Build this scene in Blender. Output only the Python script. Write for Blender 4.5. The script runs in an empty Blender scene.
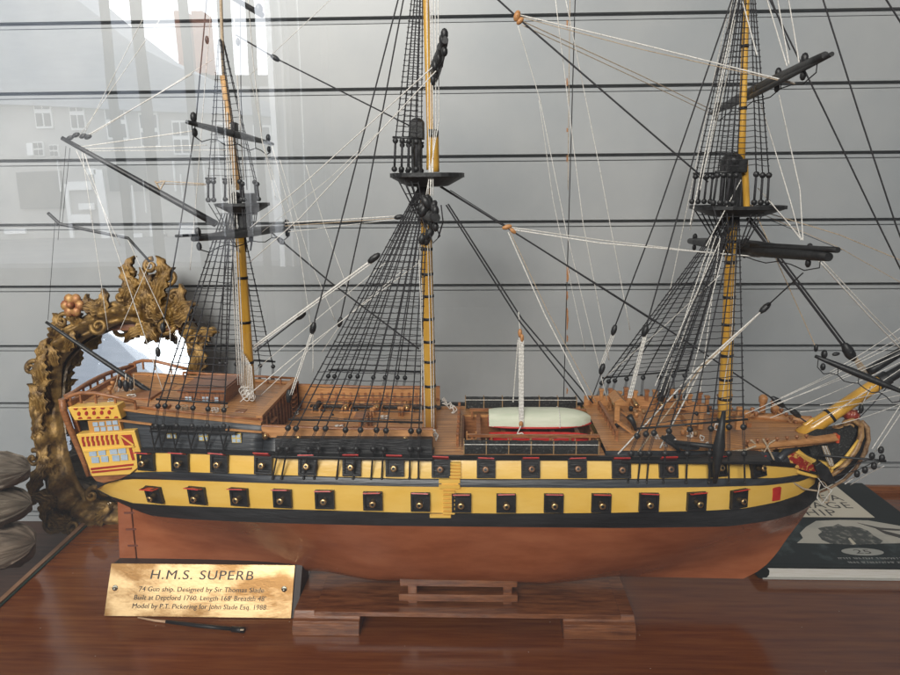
import bpy, bmesh, math, random
from mathutils import Vector, Matrix, noise
random.seed(7)
PI = math.pi
scene = bpy.context.scene
COL = scene.collection

# ------------------------------------------------------------------ camera model (metres; ship centreline is Y = 0)
F = 676.0
TH, PS, RO = 0.21468, 0.034395, -0.008332
CAM = Vector((0.0, -0.78, 0.515))
_fw = Vector((-math.sin(PS)*math.cos(TH), math.cos(PS)*math.cos(TH), -math.sin(TH)))
_r = Vector((math.cos(PS), math.sin(PS), 0.0)); _u = _r.cross(_fw)
_r2 = _r*math.cos(RO) + _u*math.sin(RO); _u2 = -_r*math.sin(RO) + _u*math.cos(RO)
def ray(px, py): return _fw + _r2*((px-450)/F) - _u2*((py-337.5)/F)
def W(px, py, Y=0.0):
    d = ray(px, py); return CAM + d*((Y-CAM.y)/d.y)
def Wz(px, py, z=0.0):
    d = ray(px, py); return CAM + d*((z-CAM.z)/d.z)
camd = bpy.data.cameras.new('camera'); cam = bpy.data.objects.new('camera', camd); COL.objects.link(cam)
camd.sensor_width = 36; camd.lens = F/900*36; camd.clip_start = 0.01; camd.clip_end = 500
M = Matrix((( _r2.x, _u2.x, -_fw.x, CAM.x), (_r2.y, _u2.y, -_fw.y, CAM.y), (_r2.z, _u2.z, -_fw.z, CAM.z), (0,0,0,1)))
cam.matrix_world = M
scene.camera = cam

# ------------------------------------------------------------------ materials
MATS = {}
def mat(name, col, rough=0.5, metal=0.0, col2=None, nscale=20, stretch=(1,1,1), bump=0.0, bscale=60, coat=0.0, spec=0.5, rvar=0.0, contrast=(0.35,0.65), emis=None):
    if name in MATS: return MATS[name]
    m = bpy.data.materials.new(name); m.use_nodes = True; MATS[name] = m
    nt = m.node_tree; b = nt.nodes['Principled BSDF']
    b.inputs['Base Color'].default_value = (*col, 1); b.inputs['Roughness'].default_value = rough
    b.inputs['Metallic'].default_value = metal; b.inputs['Coat Weight'].default_value = coat
    b.inputs['Coat Roughness'].default_value = 0.12
    b.inputs['Specular IOR Level'].default_value = spec
    tc = nt.nodes.new('ShaderNodeTexCoord'); mp = nt.nodes.new('ShaderNodeMapping')
    mp.inputs['Scale'].default_value = stretch
    geo = nt.nodes.new('ShaderNodeNewGeometry')
    nt.links.new(geo.outputs['Position'], mp.inputs['Vector'])
    if col2 is not None or rvar:
        n = nt.nodes.new('ShaderNodeTexNoise'); n.inputs['Scale'].default_value = nscale; n.inputs['Detail'].default_value = 6
        n.inputs['Roughness'].default_value = 0.6
        nt.links.new(mp.outputs[0], n.inputs['Vector'])
        r = nt.nodes.new('ShaderNodeValToRGB'); r.color_ramp.elements[0].position = contrast[0]; r.color_ramp.elements[1].position = contrast[1]
        c2 = col2 if col2 is not None else col
        r.color_ramp.elements[0].color = (*col, 1); r.color_ramp.elements[1].color = (*c2, 1)
        nt.links.new(n.outputs['Fac'], r.inputs[0]); nt.links.new(r.outputs[0], b.inputs['Base Color'])
        if rvar:
            mr = nt.nodes.new('ShaderNodeMapRange'); mr.inputs['To Min'].default_value = max(0.02, rough-rvar); mr.inputs['To Max'].default_value = rough+rvar
            nt.links.new(n.outputs['Fac'], mr.inputs['Value']); nt.links.new(mr.outputs[0], b.inputs['Roughness'])
    if bump:
        n2 = nt.nodes.new('ShaderNodeTexNoise'); n2.inputs['Scale'].default_value = bscale; n2.inputs['Detail'].default_value = 5
        nt.links.new(mp.outputs[0], n2.inputs['Vector'])
        bp = nt.nodes.new('ShaderNodeBump'); bp.inputs['Strength'].default_value = bump; bp.inputs['Distance'].default_value = 0.001
        nt.links.new(n2.outputs['Fac'], bp.inputs['Height']); nt.links.new(bp.outputs[0], b.inputs['Normal'])
    return m
def planked(name, c1, c2, line, axis='y', pitch=0.006, rough=0.4, coat=0.2, grain=(6,60,60)):
    """wood with narrow dark seams between planks"""
    m = mat(name, c1, rough, col2=c2, nscale=8, stretch=grain, bump=0.3, bscale=25, coat=coat)
    nt = m.node_tree; b = nt.nodes['Principled BSDF']
    geo = nt.nodes.new('ShaderNodeNewGeometry'); sp = nt.nodes.new('ShaderNodeSeparateXYZ'); nt.links.new(geo.outputs['Position'], sp.inputs[0])
    a = nt.nodes.new('ShaderNodeMath'); a.operation = 'MULTIPLY'; a.inputs[1].default_value = 1/pitch
    nt.links.new(sp.outputs[{'x':0,'y':1,'z':2}[axis]], a.inputs[0])
    fr = nt.nodes.new('ShaderNodeMath'); fr.operation = 'FRACT'; nt.links.new(a.outputs[0], fr.inputs[0])
    lt = nt.nodes.new('ShaderNodeMath'); lt.operation = 'LESS_THAN'; lt.inputs[1].default_value = 0.13; nt.links.new(fr.outputs[0], lt.inputs[0])
    fl = nt.nodes.new('ShaderNodeMath'); fl.operation = 'FLOOR'; nt.links.new(a.outputs[0], fl.inputs[0])
    wn = nt.nodes.new('ShaderNodeTexWhiteNoise'); wn.noise_dimensions = '1D'; nt.links.new(fl.outputs[0], wn.inputs['W'])
    src = b.inputs['Base Color'].links[0].from_socket
    hv = nt.nodes.new('ShaderNodeHueSaturation'); nt.links.new(src, hv.inputs['Color'])
    mr = nt.nodes.new('ShaderNodeMapRange'); mr.inputs['To Min'].default_value = 0.78; mr.inputs['To Max'].default_value = 1.2
    nt.links.new(wn.outputs['Value'], mr.inputs['Value']); nt.links.new(mr.outputs[0], hv.inputs['Value'])
    mx = nt.nodes.new('ShaderNodeMix'); mx.data_type = 'RGBA'
    nt.links.new(lt.outputs[0], mx.inputs['Factor']); nt.links.new(hv.outputs[0], mx.inputs['A']); mx.inputs['B'].default_value = (*line, 1)
    nt.links.new(mx.outputs['Result'], b.inputs['Base Color'])
    return m
red_hull = mat('red_hull', (0.29,0.082,0.030), 0.24, col2=(0.41,0.135,0.055), nscale=13, stretch=(1,1,3), bump=0.04, bscale=40, coat=0.25, rvar=0.08)
black = mat('black_paint', (0.006,0.0065,0.007), 0.4, col2=(0.018,0.018,0.02), nscale=60, stretch=(0.3,1,3), bump=0.5, bscale=220, spec=.35)
black_top = mat('black_topside', (0.010,0.012,0.015), 0.4, col2=(0.05,0.057,0.068), nscale=40, stretch=(0.25,1,4), bump=0.5, bscale=120)
iron = mat('black_iron', (0.007,0.008,0.009), 0.45, col2=(0.022,0.023,0.025), nscale=150, bump=0.3, bscale=300)
yellow = mat('yellow_paint', (0.80,0.48,0.075), 0.36, col2=(0.86,0.56,0.13), nscale=14, stretch=(1,1,3), bump=0.25, bscale=90, coat=0.1)
mast_y = mat('mast_yellow', (0.60,0.31,0.035), 0.33, col2=(0.75,0.43,0.07), nscale=25, stretch=(3,3,0.5), bump=0.2, bscale=80, coat=0.3)
deck = planked('deck_wood', (0.40,0.175,0.055), (0.58,0.29,0.11), (0.12,0.045,0.02), 'y', 0.0065)
oak = mat('brown_wood', (0.20,0.07,0.022), 0.4, col2=(0.38,0.155,0.055), nscale=8, stretch=(8,60,60), bump=0.3, bscale=40, coat=0.2)
oak_l = mat('light_brown_wood', (0.38,0.17,0.055), 0.42, col2=(0.55,0.27,0.105), nscale=8, stretch=(8,50,50), bump=0.3, bscale=40)
redp = mat('red_paint', (0.42,0.012,0.012), 0.4, col2=(0.55,0.03,0.02), nscale=100)
brass = mat('cannon_brass', (0.72,0.50,0.24), 0.35, .9, col2=(0.42,0.26,0.11), nscale=300)
bronze = mat('dull_bronze', (0.20,0.10,0.055), 0.5, 0.7, col2=(0.34,0.2,0.12), nscale=300)
rope_w = mat('white_rope', (0.78,0.76,0.72), 0.9, col2=(0.40,0.38,0.35), nscale=900, stretch=(1,1,1.0), contrast=(0.5,0.62))
rope_t = mat('tan_rope', (0.52,0.41,0.29), 0.9, col2=(0.27,0.2,0.13), nscale=900, contrast=(0.48,0.6))
rope_b = mat('black_rope', (0.014,0.014,0.017), 0.8, col2=(0.04,0.04,0.045), nscale=700)
blue_g = mat('pale_blue_glazing', (0.36,0.47,0.60), 0.25, col2=(0.46,0.55,0.64), nscale=200)
boatc = mat('boat_canvas', (0.56,0.61,0.47), 0.75, col2=(0.66,0.68,0.55), nscale=40, stretch=(0.5,3,3), bump=0.6, bscale=90)
stand_w = mat('dark_stand_wood', (0.10,0.030,0.010), 0.33, col2=(0.26,0.095,0.034), nscale=7, stretch=(4,30,30), bump=0.2, bscale=40, coat=0.3)
gold = mat('gilt', (0.29,0.17,0.045), 0.5, 0.4, col2=(0.06,0.030,0.010), nscale=60, bump=1.0, bscale=230, contrast=(0.40,0.66))
topm = mat('pale_mast', (0.62,0.36,0.15), 0.5, col2=(0.72,0.46,0.23), nscale=20, stretch=(3,3,.5))
netm = mat('netting', (0.014,0.015,0.015), 0.8, col2=(0.085,0.088,0.085), nscale=420, contrast=(0.55,0.68), bump=1.0, bscale=500)
cream = mat('cream_print', (0.66,0.60,0.47), 0.3, col2=(0.72,0.66,0.54), nscale=10)
figw = mat('figurehead_paint', (0.17,0.075,0.03), 0.45, col2=(0.50,0.31,0.13), nscale=120)

# ------------------------------------------------------------------ mesh builder
WO = {}                                 # world origin of each object
class MB:
    def __init__(s): s.v = []; s.f = []; s.sm = []
    def add(s, vs, fs, smooth=False):
        o = len(s.v); s.v += [Vector(v) for v in vs]; s.f += [[i+o for i in f] for f in fs]; s.sm += [smooth]*len(fs); return s
    def hexa(s, p):                      # 8 points: bottom 4, top 4
        return s.add(p, [(0,3,2,1),(4,5,6,7),(0,1,5,4),(1,2,6,5),(2,3,7,6),(3,0,4,7)])
    def box(s, c, d, rot=None):
        c = Vector(c); x, y, z = d[0]/2, d[1]/2, d[2]/2
        p = [Vector(q) for q in ((-x,-y,-z),(x,-y,-z),(x,y,-z),(-x,y,-z),(-x,-y,z),(x,-y,z),(x,y,z),(-x,y,z))]
        if rot is not None: p = [rot @ q for q in p]
        return s.hexa([c+q for q in p])
    def tube(s, path, r, n=6, cap=True):
        path = [Vector(p) for p in path]; m = len(path)
        rs = r if isinstance(r, (list, tuple)) else [r]*m
        if len(rs) != m: rs = [rs[0]+(rs[-1]-rs[0])*i/(m-1) for i in range(m)]
        vs = []; ref = None
        for i, p in enumerate(path):
            t = (path[min(i+1,m-1)]-path[max(i-1,0)]);
            if t.length < 1e-9: t = Vector((0,0,1))
            t.normalize()
            if ref is None: ref = Vector((0,1,0)) if abs(t.y) < .9 else Vector((1,0,0))
            a = t.cross(ref); a.normalize(); b2 = t.cross(a)
            for k in range(n):
                an = 2*PI*k/n; vs.append(p + (a*math.cos(an)+b2*math.sin(an))*rs[i])
        fs = [(i*n+k, i*n+(k+1)%n, (i+1)*n+(k+1)%n, (i+1)*n+k) for i in range(m-1) for k in range(n)]
        o = len(s.v); s.add(vs, fs, True)
        if cap and n > 4: s.f += [[o+k for k in range(n)][::-1], [o+(m-1)*n+k for k in range(n)]]; s.sm += [False, False]
        return s
    def lathe(s, c, axis, prof, n=16):   # prof: (distance along axis, radius)
        c = Vector(c); ax = Vector(axis).normalized()
        return s.tube([c+ax*h for h, r in prof], [r for h, r in prof], n)
    def ball(s, c, r, n=10, sc=(1,1,1), rot=None):
        c = Vector(c); vs = []; h = max(4, n//2+1)
        for i in range(h+1):
            ph = PI*i/h
            for k in range(n):
                a = 2*PI*k/n; q = Vector((math.sin(ph)*math.cos(a)*r*sc[0], math.sin(ph)*math.sin(a)*r*sc[1], math.cos(ph)*r*sc[2]))
                if rot is not None: q = rot @ q
                vs.append(c+q)
        return s.add(vs, [(i*n+k, (i+1)*n+k, (i+1)*n+(k+1)%n, i*n+(k+1)%n) for i in range(h) for k in range(n)], True)
    def grid(s, rows, smooth=True):      # rows of equal length
        n = len(rows[0]); vs = [p for r in rows for p in r]
        return s.add(vs, [(i*n+j, i*n+j+1, (i+1)*n+j+1, (i+1)*n+j) for i in range(len(rows)-1) for j in range(n-1)], smooth)
    def prism(s, pts, off):              # planar polygon extruded by the vector off
        n = len(pts); pts = [Vector(p) for p in pts]; off = Vector(off)
        return s.add(pts+[p+off for p in pts], [list(range(n))[::-1], [n+i for i in range(n)]] + [(i,(i+1)%n,n+(i+1)%n,n+i) for i in range(n)])
    def build(s, name, m, parent=None, bevel=0.0, origin=None, label=None):
        me = bpy.data.meshes.new(name)
        if origin is None:
            xs = [v.x for v in s.v]; ys = [v.y for v in s.v]; zs = [v.z for v in s.v]
            origin = Vector(((min(xs)+max(xs))/2, (min(ys)+max(ys))/2, min(zs) if parent is None else (min(zs)+max(zs))/2))
        me.from_pydata([v-origin for v in s.v], [], s.f); me.update()
        bm = bmesh.new(); bm.from_mesh(me); bmesh.ops.recalc_face_normals(bm, faces=bm.faces); bm.to_mesh(me); bm.free()
        for p, q in zip(me.polygons, s.sm): p.use_smooth = q
        me.materials.append(m)
        o = bpy.data.objects.new(name, me); COL.objects.link(o); WO[o.name] = origin.copy()
        if parent is not None: o.parent = parent; o.location = origin - WO[parent.name]
        else: o.location = origin
        if bevel:
            b = o.modifiers.new('bevel', 'BEVEL'); b.width = bevel; b.segments = 2; b.limit_method = 'ANGLE'
        if label: o['label'] = label
        return o
def thing(name, loc, label, cat, group=None):
    o = bpy.data.objects.new(name, None); COL.objects.link(o); o.location = loc; o.empty_display_size = .02; WO[o.name] = Vector(loc)
    o['label'] = label; o['category'] = cat
    if group: o['group'] = group
    return o
def tag(o, label, cat): o['label'] = label; o['category'] = cat; return o
def struct(o): o['kind'] = 'structure'; return o
def lerp(tab, x):
    if x <= tab[0][0]: return tab[0][1]
    for (a, b), (c, d) in zip(tab, tab[1:]):
        if x <= c: return b+(d-b)*(x-a)/(c-a) if c > a else d
    return tab[-1][1]

# ------------------------------------------------------------------ the hull
STERN, BOW = 92, 815
def bscale(px, b_mid, b_st, full_st=330, p_bow=2.6, bow0=640, bow1=816):
    if px < full_st:
        t = max(0, (full_st-px)/(full_st-95.0)); return b_mid - (b_mid-b_st)*t**1.7
    if px > bow0:
        t = min(1, (px-bow0)/(bow1-bow0)); return max(0.004, b_mid*(1-t**p_bow)**0.72)
    return b_mid
LV = {  # pixel heights of the strakes on the near side and half breadths
 'wl': ([(118,498),(133,504),(150,511),(167,516),(200,519),(250,521.5),(300,523.5),(400,526),(500,527),(600,528),(698,526.5),(741,520.5),(770,513.5),(790,506),(806,498),(818,491)], .103, .034),
 'yb': ([(98,489.5),(110,496),(133,503),(170,505.5),(230,507.5),(290,509.3),(400,512.5),(500,513.5),(600,513),(700,511),(744,508.5),(778,502),(800,494.5),(812,486),(818,480)], .103, .048),
 'yt': ([(98,488.5),(106,484),(116,480.5),(135,479),(170,480),(200,481),(290,484),(400,486.5),(500,487.5),(600,488.2),(700,487.3),(767,485.5),(800,481.5),(816,475)], .1015, .062),
 'ub': ([(98,476),(135,472),(170,471.5),(290,475.3),(400,478.5),(500,479),(600,479),(700,478.4),(778,478),(800,474.4),(816,470)], .099, .068),
 'ut': ([(98,452),(140,452),(170,452.5),(290,456.5),(350,458),(400,459),(450,459.7),(600,460.3),(700,461),(745,463),(780,466.5),(816,468.5)], .092, .070),
 'top': ([(66,403),(98,405),(118,408.5),(151,413),(210,419),(262,424),(262.5,437.5),(432,437.5),(432.5,455.5),(605,456.5),(605.5,451),(700,451),(780,452),(816,455)], .082, .064),
}
def hp(level, px, extra=0.0, side=-1):
    tab, bm_, bs_ = LV[level]
    b = bscale(px, bm_, bs_) + extra
    p = W(px, lerp(tab, px), -b)
    return Vector((p.x, side*b, p.z))
STN = [98,104,112,120,133,150,167,185,200,225,250,262,262.5,280,300,325,350,375,400,432,432.5,460,500,550,605,605.5,640,660,680,700,715,730,742,754,764,774,783,791,798,804,809,813,815.5]
SHIP = thing('ship_model', W(460,577,0), 'wooden model warship with yellow gun bands, red bottom, three masts and full rigging', 'model ship')

# bottom : from the keel up to the waterline
keel0, keel1 = W(140,566,0), W(742,577,0)
stem_tab = [(577,742),(574,750),(564,764),(552,775),(538,784.5),(515,802),(491,818)]
def under(side):
    rows = []
    NF = 12
    for i in range(NF+1):
        f = i/NF
        row = []
        for j in range(61):
            t = j/60
            wlpx = 120 + (817.5-120)*t
            pw = hp('wl', wlpx, 0, side)
            # plan narrowing of the underwater body
            zk = keel0.z + (keel1.z-keel0.z)*t
            z_end_hi = pw.z
            z = zk + (pw.z-zk)*f
            # longitudinal limits at this height
            xs = keel0.x + (W(133,504,0).x-keel0.x)*f
            ypix = 577 + (491-577)*f
            xe = W(lerp(sorted((a, b) for a, b in stem_tab), ypix), ypix, 0).x
            x = xs + (xe-xs)*t
            bw = abs(pw.y)
            g = abs(2*t-1)
            if t < .5: q = 0.42 + 2.9*max(0,(0.40-t)/0.40)**1.5
            else: q = 0.42 + 1.5*max(0,(t-0.66)/0.34)**1.4
            env = min(1, (t/0.10))**0.7 if t < .10 else 1
            b = .004 + (bw*(env**(1-f*f))-.004)*(f**q)
            if f < 1e-6: b = .004
            if 1-t < .01: b = .004
            # keep above the line of sight seen in the photo
            row.append(Vector((x, side*b, z)))
        rows.append(row)
    return rows
mb = MB(); un, uf = under(-1), under(1)
mb.grid(un); mb.grid(uf)
mb.grid([un[0], uf[0]], False)
mb.grid([[r[0] for r in un], [r[0] for r in uf]], False); mb.grid([[r[-1] for r in un], [r[-1] for r in uf]], False)
mb.build('hull_bottom', red_hull, SHIP)
wl_n = {-1: un[-1], 1: uf[-1]}

def band(name, lo, hi, m, proud=0.0, lows=None):
    mb = MB()
    for side in (-1, 1):
        a = [hp(lo, s, 0, side) for s in STN] if lows is None else lows(side)
        n = len(a)
        b = [hp(hi, s, 0, side) for s in STN]
        if proud:
            a2 = [p+Vector((0, side*proud, 0.0008)) for p in a]; b2 = [p+Vector((0, side*proud, -0.0008)) for p in b]
            mb.grid([a, a2], False); mb.grid([a2, [(p+q)/2+Vector((0,side*.0006,0)) for p, q in zip(a2, b2)], b2]); mb.grid([b2, b], False)
        else:
            mb.grid([a, [(p+q)/2+Vector((0,side*.0008,0)) for p, q in zip(a, b)], b])
    for k in (0, -1):
        mb.add([hp(lo,STN[k],0,-1), hp(lo,STN[k],0,1), hp(hi,STN[k],0,1), hp(hi,STN[k],0,-1)] if lows is None else [lows(-1)[k], lows(1)[k], hp(hi,STN[k],0,1), hp(hi,STN[k],0,-1)], [(0,1,2,3)])
    return mb.build(name, m, SHIP)
def wl_at(side):
    out = []
    row = wl_n[side]
    for s in STN:
        p = hp('yb', s, 0, side); tab = [(q.x, i) for i, q in enumerate(row)]
        f = lerp(tab, p.x); i = min(len(row)-2, int(f)); q = row[i].lerp(row[i+1], f-i)
        if p.x < row[0].x: q = Vector((p.x, side*min(abs(p.y), .03), p.z-0.0005)).lerp(row[0], .25)
        out.append(q)
    return out
band('lower_wale', 'wl', 'yb', black, 0.0012, wl_at)
band('lower_gun_band', 'yb', 'yt', yellow)
band('middle_wale', 'yt', 'ub', black_top, 0.0014)
band('upper_gun_band', 'ub', 'ut', yellow)
band('topside_planking', 'ut', 'top', black_top)
# wooden cap strips
def strip(name, pts_b, m, h=.002, w=.004):
    """pts: (px, py, b) on the near side; mirrored to the far one"""
    for side in (-1, 1):
        mb = MB(); rows = [[], [], [], []]
        for px, py, b in pts_b:
            p = W(px, py, -b)
            for k, (dy, dz) in enumerate(((w/2,0),(w/2,h),(-w/2,h),(-w/2,0))): rows[k].append(Vector((p.x, side*(b+dy), p.z+dz)))
        mb.grid(rows+[rows[0]], False)
        for e in (0, -1): mb.add([r[e] for r in rows], [(0,1,2,3)])
        mb.build(name, m, SHIP)
def bt(px): return bscale(px, .082, .064)
TOPT = LV['top'][0]
strip('cap_rail', [(p, lerp(TOPT,p)+.3, bt(p)) for p in (66,90,118,151,180,210,240,262)], oak_l, .0028, .007)
strip('drift_rail', [(119,421,.078),(135,423,.079),(152,425,.080)], oak_l, .0016, .003)
strip('drift_rail', [(226,430,.0885),(245,431.5,.089),(262,432.8,.0895)], oak_l, .0016, .003)
strip('sheer_rail', [(p, lerp(LV['ut'][0],p)-.3, bscale(p,.0925,.0705)+.001) for p in (142,170,230,290,350,400,450,520,600,660,700,745,770,790,805)], black, .0045, .004)
strip('plank_rail', [(p, 456, .0835) for p in (434,460,500,550,604)], oak_l, .0018, .006)

# decks
def deck_grid(name, pxs, dz=0.0, ypix=None, bw=None, m=deck):
    mb = MB(); rows = []
    for p in pxs:
        b = (bw or bt)(p); y = ypix(p) if ypix else lerp(TOPT, p)
        q = W(p, y, -b); b -= .001
        rows.append([Vector((q.x, -b+2*b*k/6, q.z+dz+.003*(1-(k/3-1)**2))) for k in range(7)])
    mb.grid(rows); return mb.build(name, m, SHIP)
deck_grid('poop_deck', [66,80,98,118,151,180,210,240,262], -.001)
QY = lambda p: 455.5 - (434-min(p,434))*.012
deck_grid('quarter_deck', [258,280,300,350,400,434,461], 0, QY, lambda p: .082)
deck_grid('forecastle_deck', [606,640,680,700,730,754,774], 0.0)
# waist: sunken floor + gangways
mb = MB(); a = W(461,455.5,-.082); b = W(606,456,-.082)
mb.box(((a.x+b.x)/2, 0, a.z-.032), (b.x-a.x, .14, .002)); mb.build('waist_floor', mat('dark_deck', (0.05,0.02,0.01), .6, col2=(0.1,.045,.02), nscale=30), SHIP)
for s in (-1, 1):
    mb = MB(); mb.box(((a.x+b.x)/2, s*.069, a.z-.0015), (b.x-a.x, .026, .003)); mb.build('gangway', deck, SHIP)
    mb = MB(); mb.box(((a.x+b.x)/2, s*.057, a.z-.018), (b.x-a.x, .002, .03)); mb.build('waist_bulkhead', oak, SHIP)
for x in (a.x+.001, b.x-.001):
    mb = MB(); mb.box((x, 0, a.z-.018), (.002, .114, .034)); mb.build('waist_bulkhead', oak, SHIP)
ZQ = a.z; XA, XB = a.x, b.x

# bulwark inside/outside planking on the quarterdeck (light wood strip over the channels)
for s in (-1, 1):
    mb = MB(); rows = []
    for p in (262,290,330,370,400,433):
        q0 = W(p, 437.5, -.082); q1 = W(p, 430 if p > 300 else 426, -.081)
        rows.append([Vector((q0.x, s*.0822, q0.z)), Vector((q0.x, s*.0815, q1.z)), Vector((q0.x, s*.078, q1.z)), Vector((q0.x, s*.078, ZQ-.002))])
    mb.grid(rows, False); mb.build('quarterdeck_bulwark', oak_l, SHIP)
    mb = MB(); c0 = W(262, 426, -.08); c1 = W(433, 430, -.08)
    mb.tube([(c0.x, s*.08, c0.z), ((c0.x+c1.x)/2, s*.08, c1.z+.001), (c1.x, s*.08, c1.z+.001)], .0022, 4); mb.build('handrail', oak, SHIP)
# hatch gratings & coamings on the quarterdeck
for p, yc, w_, d_ in ((320, 0, .05, .03), (366, 0, .03, .028), (398, 0, .022, .03)):
    q = W(p, 430, 0); mb = MB(); mb.box((q.x, -.03, ZQ+.0055), (w_, d_, .006)); o = mb.build('hatch_coaming', oak_l, SHIP, .0006)
    mb = MB()
    for k in range(int(w_/.0045)): mb.box((q.x-w_/2+.004+k*.0045, -.03, ZQ+.009), (.0016, d_-.005, .0012))
    for k in range(int(d_/.0045)): mb.box((q.x, -.03-d_/2+.004+k*.0045, ZQ+.0096), (w_-.005, .0016, .0012))
    mb.build('grating', oak, SHIP)

# poop bulkhead (transverse), reddish with carved look
q = W(262, 424, -.07)
mb = MB(); mb.box((q.x+.001, 0, (q.z+ZQ)/2+.0045), (.003, .15, q.z-ZQ+.009)); PB = mb.build('poop_bulkhead', mat('carved_red_wood', (0.20,0.05,0.022),.4,col2=(0.33,.13,.06),nscale=150,bump=.5,bscale=300), SHIP)
mb = MB(); mb.box((q.x, 0, q.z+.011), (.007, .155, .003)); mb.build('cap_rail', oak_l, PB)
for yy in [i*.013-.065 for i in range(11)]:
    mb = MB(); mb.box((q.x+.0035, yy, (q.z+ZQ)/2+.0045), (.002, .002, q.z-ZQ+.006)); mb.build('pilaster', oak, PB)
ZP = q.z
for k, (px, yy) in enumerate(((300,-.045),(297,.045))):
    q2 = W(px, 430, yy)
    mb = MB(); s = MB
    for dy in (-.009, .009): mb.prism([(q.x+.002, yy+dy, ZQ), (q.x+.006, yy+dy, ZQ), (q.x+.004, yy+dy, ZP), (q.x+.002, yy+dy, ZP)], (0,.0015,0))
    for i in range(5): mb.box((q.x+.005+.0*i, yy, ZQ+.004+i*.006), (.006, .018, .0012))
    mb.build('ladder', oak, SHIP)

# poop cabin
cq = W(182, 405, -.028); cq2 = W(226, 407, -.028); zc = cq.z
cab = MB(); hw = .030; zb = ZP+.001; zt = W(182, 391, -.028).z
cab.hexa([(cq.x,-hw,zb),(cq2.x,-hw,zb),(cq2.x,hw,zb),(cq.x,hw,zb),(cq.x,-hw,zt),(cq2.x,-hw,zt),(cq2.x,hw,zt),(cq.x,hw,zt)])
CAB = cab.build('deck_cabin', planked('cabin_planks', (.22,.085,.035), (.36,.16,.07), (.07,.025,.012), 'x', .0045), SHIP)
mb = MB(); mb.box(((cq.x+cq2.x)/2, 0, zt+.0012), (cq2.x-cq.x+.004, hw*2+.006, .0024)); mb.box(((cq.x+cq2.x)/2, 0, zt+.0030), (cq2.x-cq.x, hw*1.6, .0018)); mb.build('roof', planked('roof_planks', (.20,.07,.03), (.3,.12,.05), (.08,.03,.012), 'y', .008), CAB)
def small_window(px, py, b, w_, h_, parent, framem=yellow, nx=2, ny=2, off=0.0):
    p = W(px, py, -b); y = -b-off
    mb = MB(); mb.box((p.x, y, p.z), (w_, .002, h_)); fr = mb.build('window', framem, parent)
    for i in range(nx):
        for j in range(ny):
            m2 = MB(); m2.box((p.x-w_/2+w_*(i+.5)/nx, y-.0009, p.z-h_/2+h_*(j+.5)/ny), (w_/nx*.74, .0012, h_/ny*.70)); m2.build('pane', blue_g, fr)
    return fr
for px in (189, 206): small_window(px+.0, 398.5, hw, .0085, .0065, CAB, oak, 2, 2, .0005)
small_window(217, 399, hw, .006, .0065, CAB, oak, 1, 2, .0005)
# topside windows
for px, py in ((172,433),(204,435.5),(237,437.5)):
    f = (437.5-419)/(452.5-419)
    b = bscale(px, .088, .067)
    small_window(px, py, b+.0005, .0105, .0108, SHIP, mat('window_yellow', (.62,.45,.12), .5), 2, 2, .001)

# ------------------------------------------------------------------ gun ports
def hull_b(px, py):
    names = ['wl','yb','yt','ub','ut','top']
    ys = [(lerp(LV[n][0], px), bscale(px, LV[n][1], LV[n][2])) for n in names]
    return lerp(sorted(ys), py)
def port(px, py, w_, h_, upper, lid=.0, brown=False):
    b = hull_b(px, py); b1 = hull_b(px, py-8); b2 = hull_b(px, py+8)
    p = W(px, py, -b-.0016)
    slope = math.atan2(b1-b2, 16*.00122) * -1       # tumblehome leans the port inwards
    db = (hull_b(px+8, py)-hull_b(px-8, py))/(16*.00122)
    rz = -math.atan(db)
    R = Matrix.Rotation(rz, 3, 'Z') @ Matrix.Rotation(-slope*0.8, 3, 'X')
    def T(x, y, z): return p + R @ Vector((x, y, z))
    mb = MB(); t = .0024
    for c, d in (((0,-.0012,h_/2-t/2),(w_,.0046,t)), ((0,-.0012,-h_/2+t/2),(w_,.0046,t)), ((-w_/2+t/2,-.0012,0),(t,.0046,h_-2*t)), ((w_/2-t/2,-.0012,0),(t,.0046,h_-2*t)), ((0,.0004,0),(w_-2*t,.0016,h_-2*t))):
        mb.box(T(*c), d, R)
    P = mb.build('gun_port', black, SHIP)
    mb = MB(); ax = R @ Vector((random.uniform(-.08,.08), -1, .06+random.uniform(-.04,.08)))
    r = .0036
    mb.lathe(T(0, .0, -.0008), ax, [(0,r*.8),(.004,r*.74),(.0075,r*.66),(.0082,r*.95),(.0098,r*1.0),(.0106,r*.85),(.0107,r*.5)], 14)
    cn_end = (T(0,0,-.0008), ax); mb.build('cannon', bronze if brown else brass, P)
    mb = MB(); axn = Vector(ax).normalized(); mb.lathe(T(0,0,-.0008)+axn*.0100, axn, [(0,r*.4),(.0010,r*.46)], 10); mb.build('bore', black, P)
    mb = MB(); L = .0095 if px < 470 else .0055
    ang = random.uniform(-.07,.09) - .40
    Rl = R @ Matrix.Rotation(ang, 3, 'X')
    mb.box(T(0, -.0025, h_/2-.0004) + Rl @ Vector((0,-L/2,0)), (w_*.86, L, .0011), Rl @ Matrix.Rotation(random.uniform(-.05,.05), 3, 'Y'))
    L_ = mb.build('port_lid', redp, P)
    mb = MB()
    for dx in (-.3, .3): mb.box(T(dx*w_, -.0025, h_/2+.0006) + Rl @ Vector((0,-L/2+.001,0)), (.0014, L, .0008), Rl)
    mb.build('hinge', iron, P)
for px, py in ((155,494),(198,495),(240,496.5),(283,498),(325,499),(373,500.5),(420.5,501.5),(461.5,502.5),(506,502.7),(553.5,502.7),(601,502.5),(648.5,502),(696,501),(738,498.5)):
    port(px, py, .0208, .0205, False)
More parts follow.
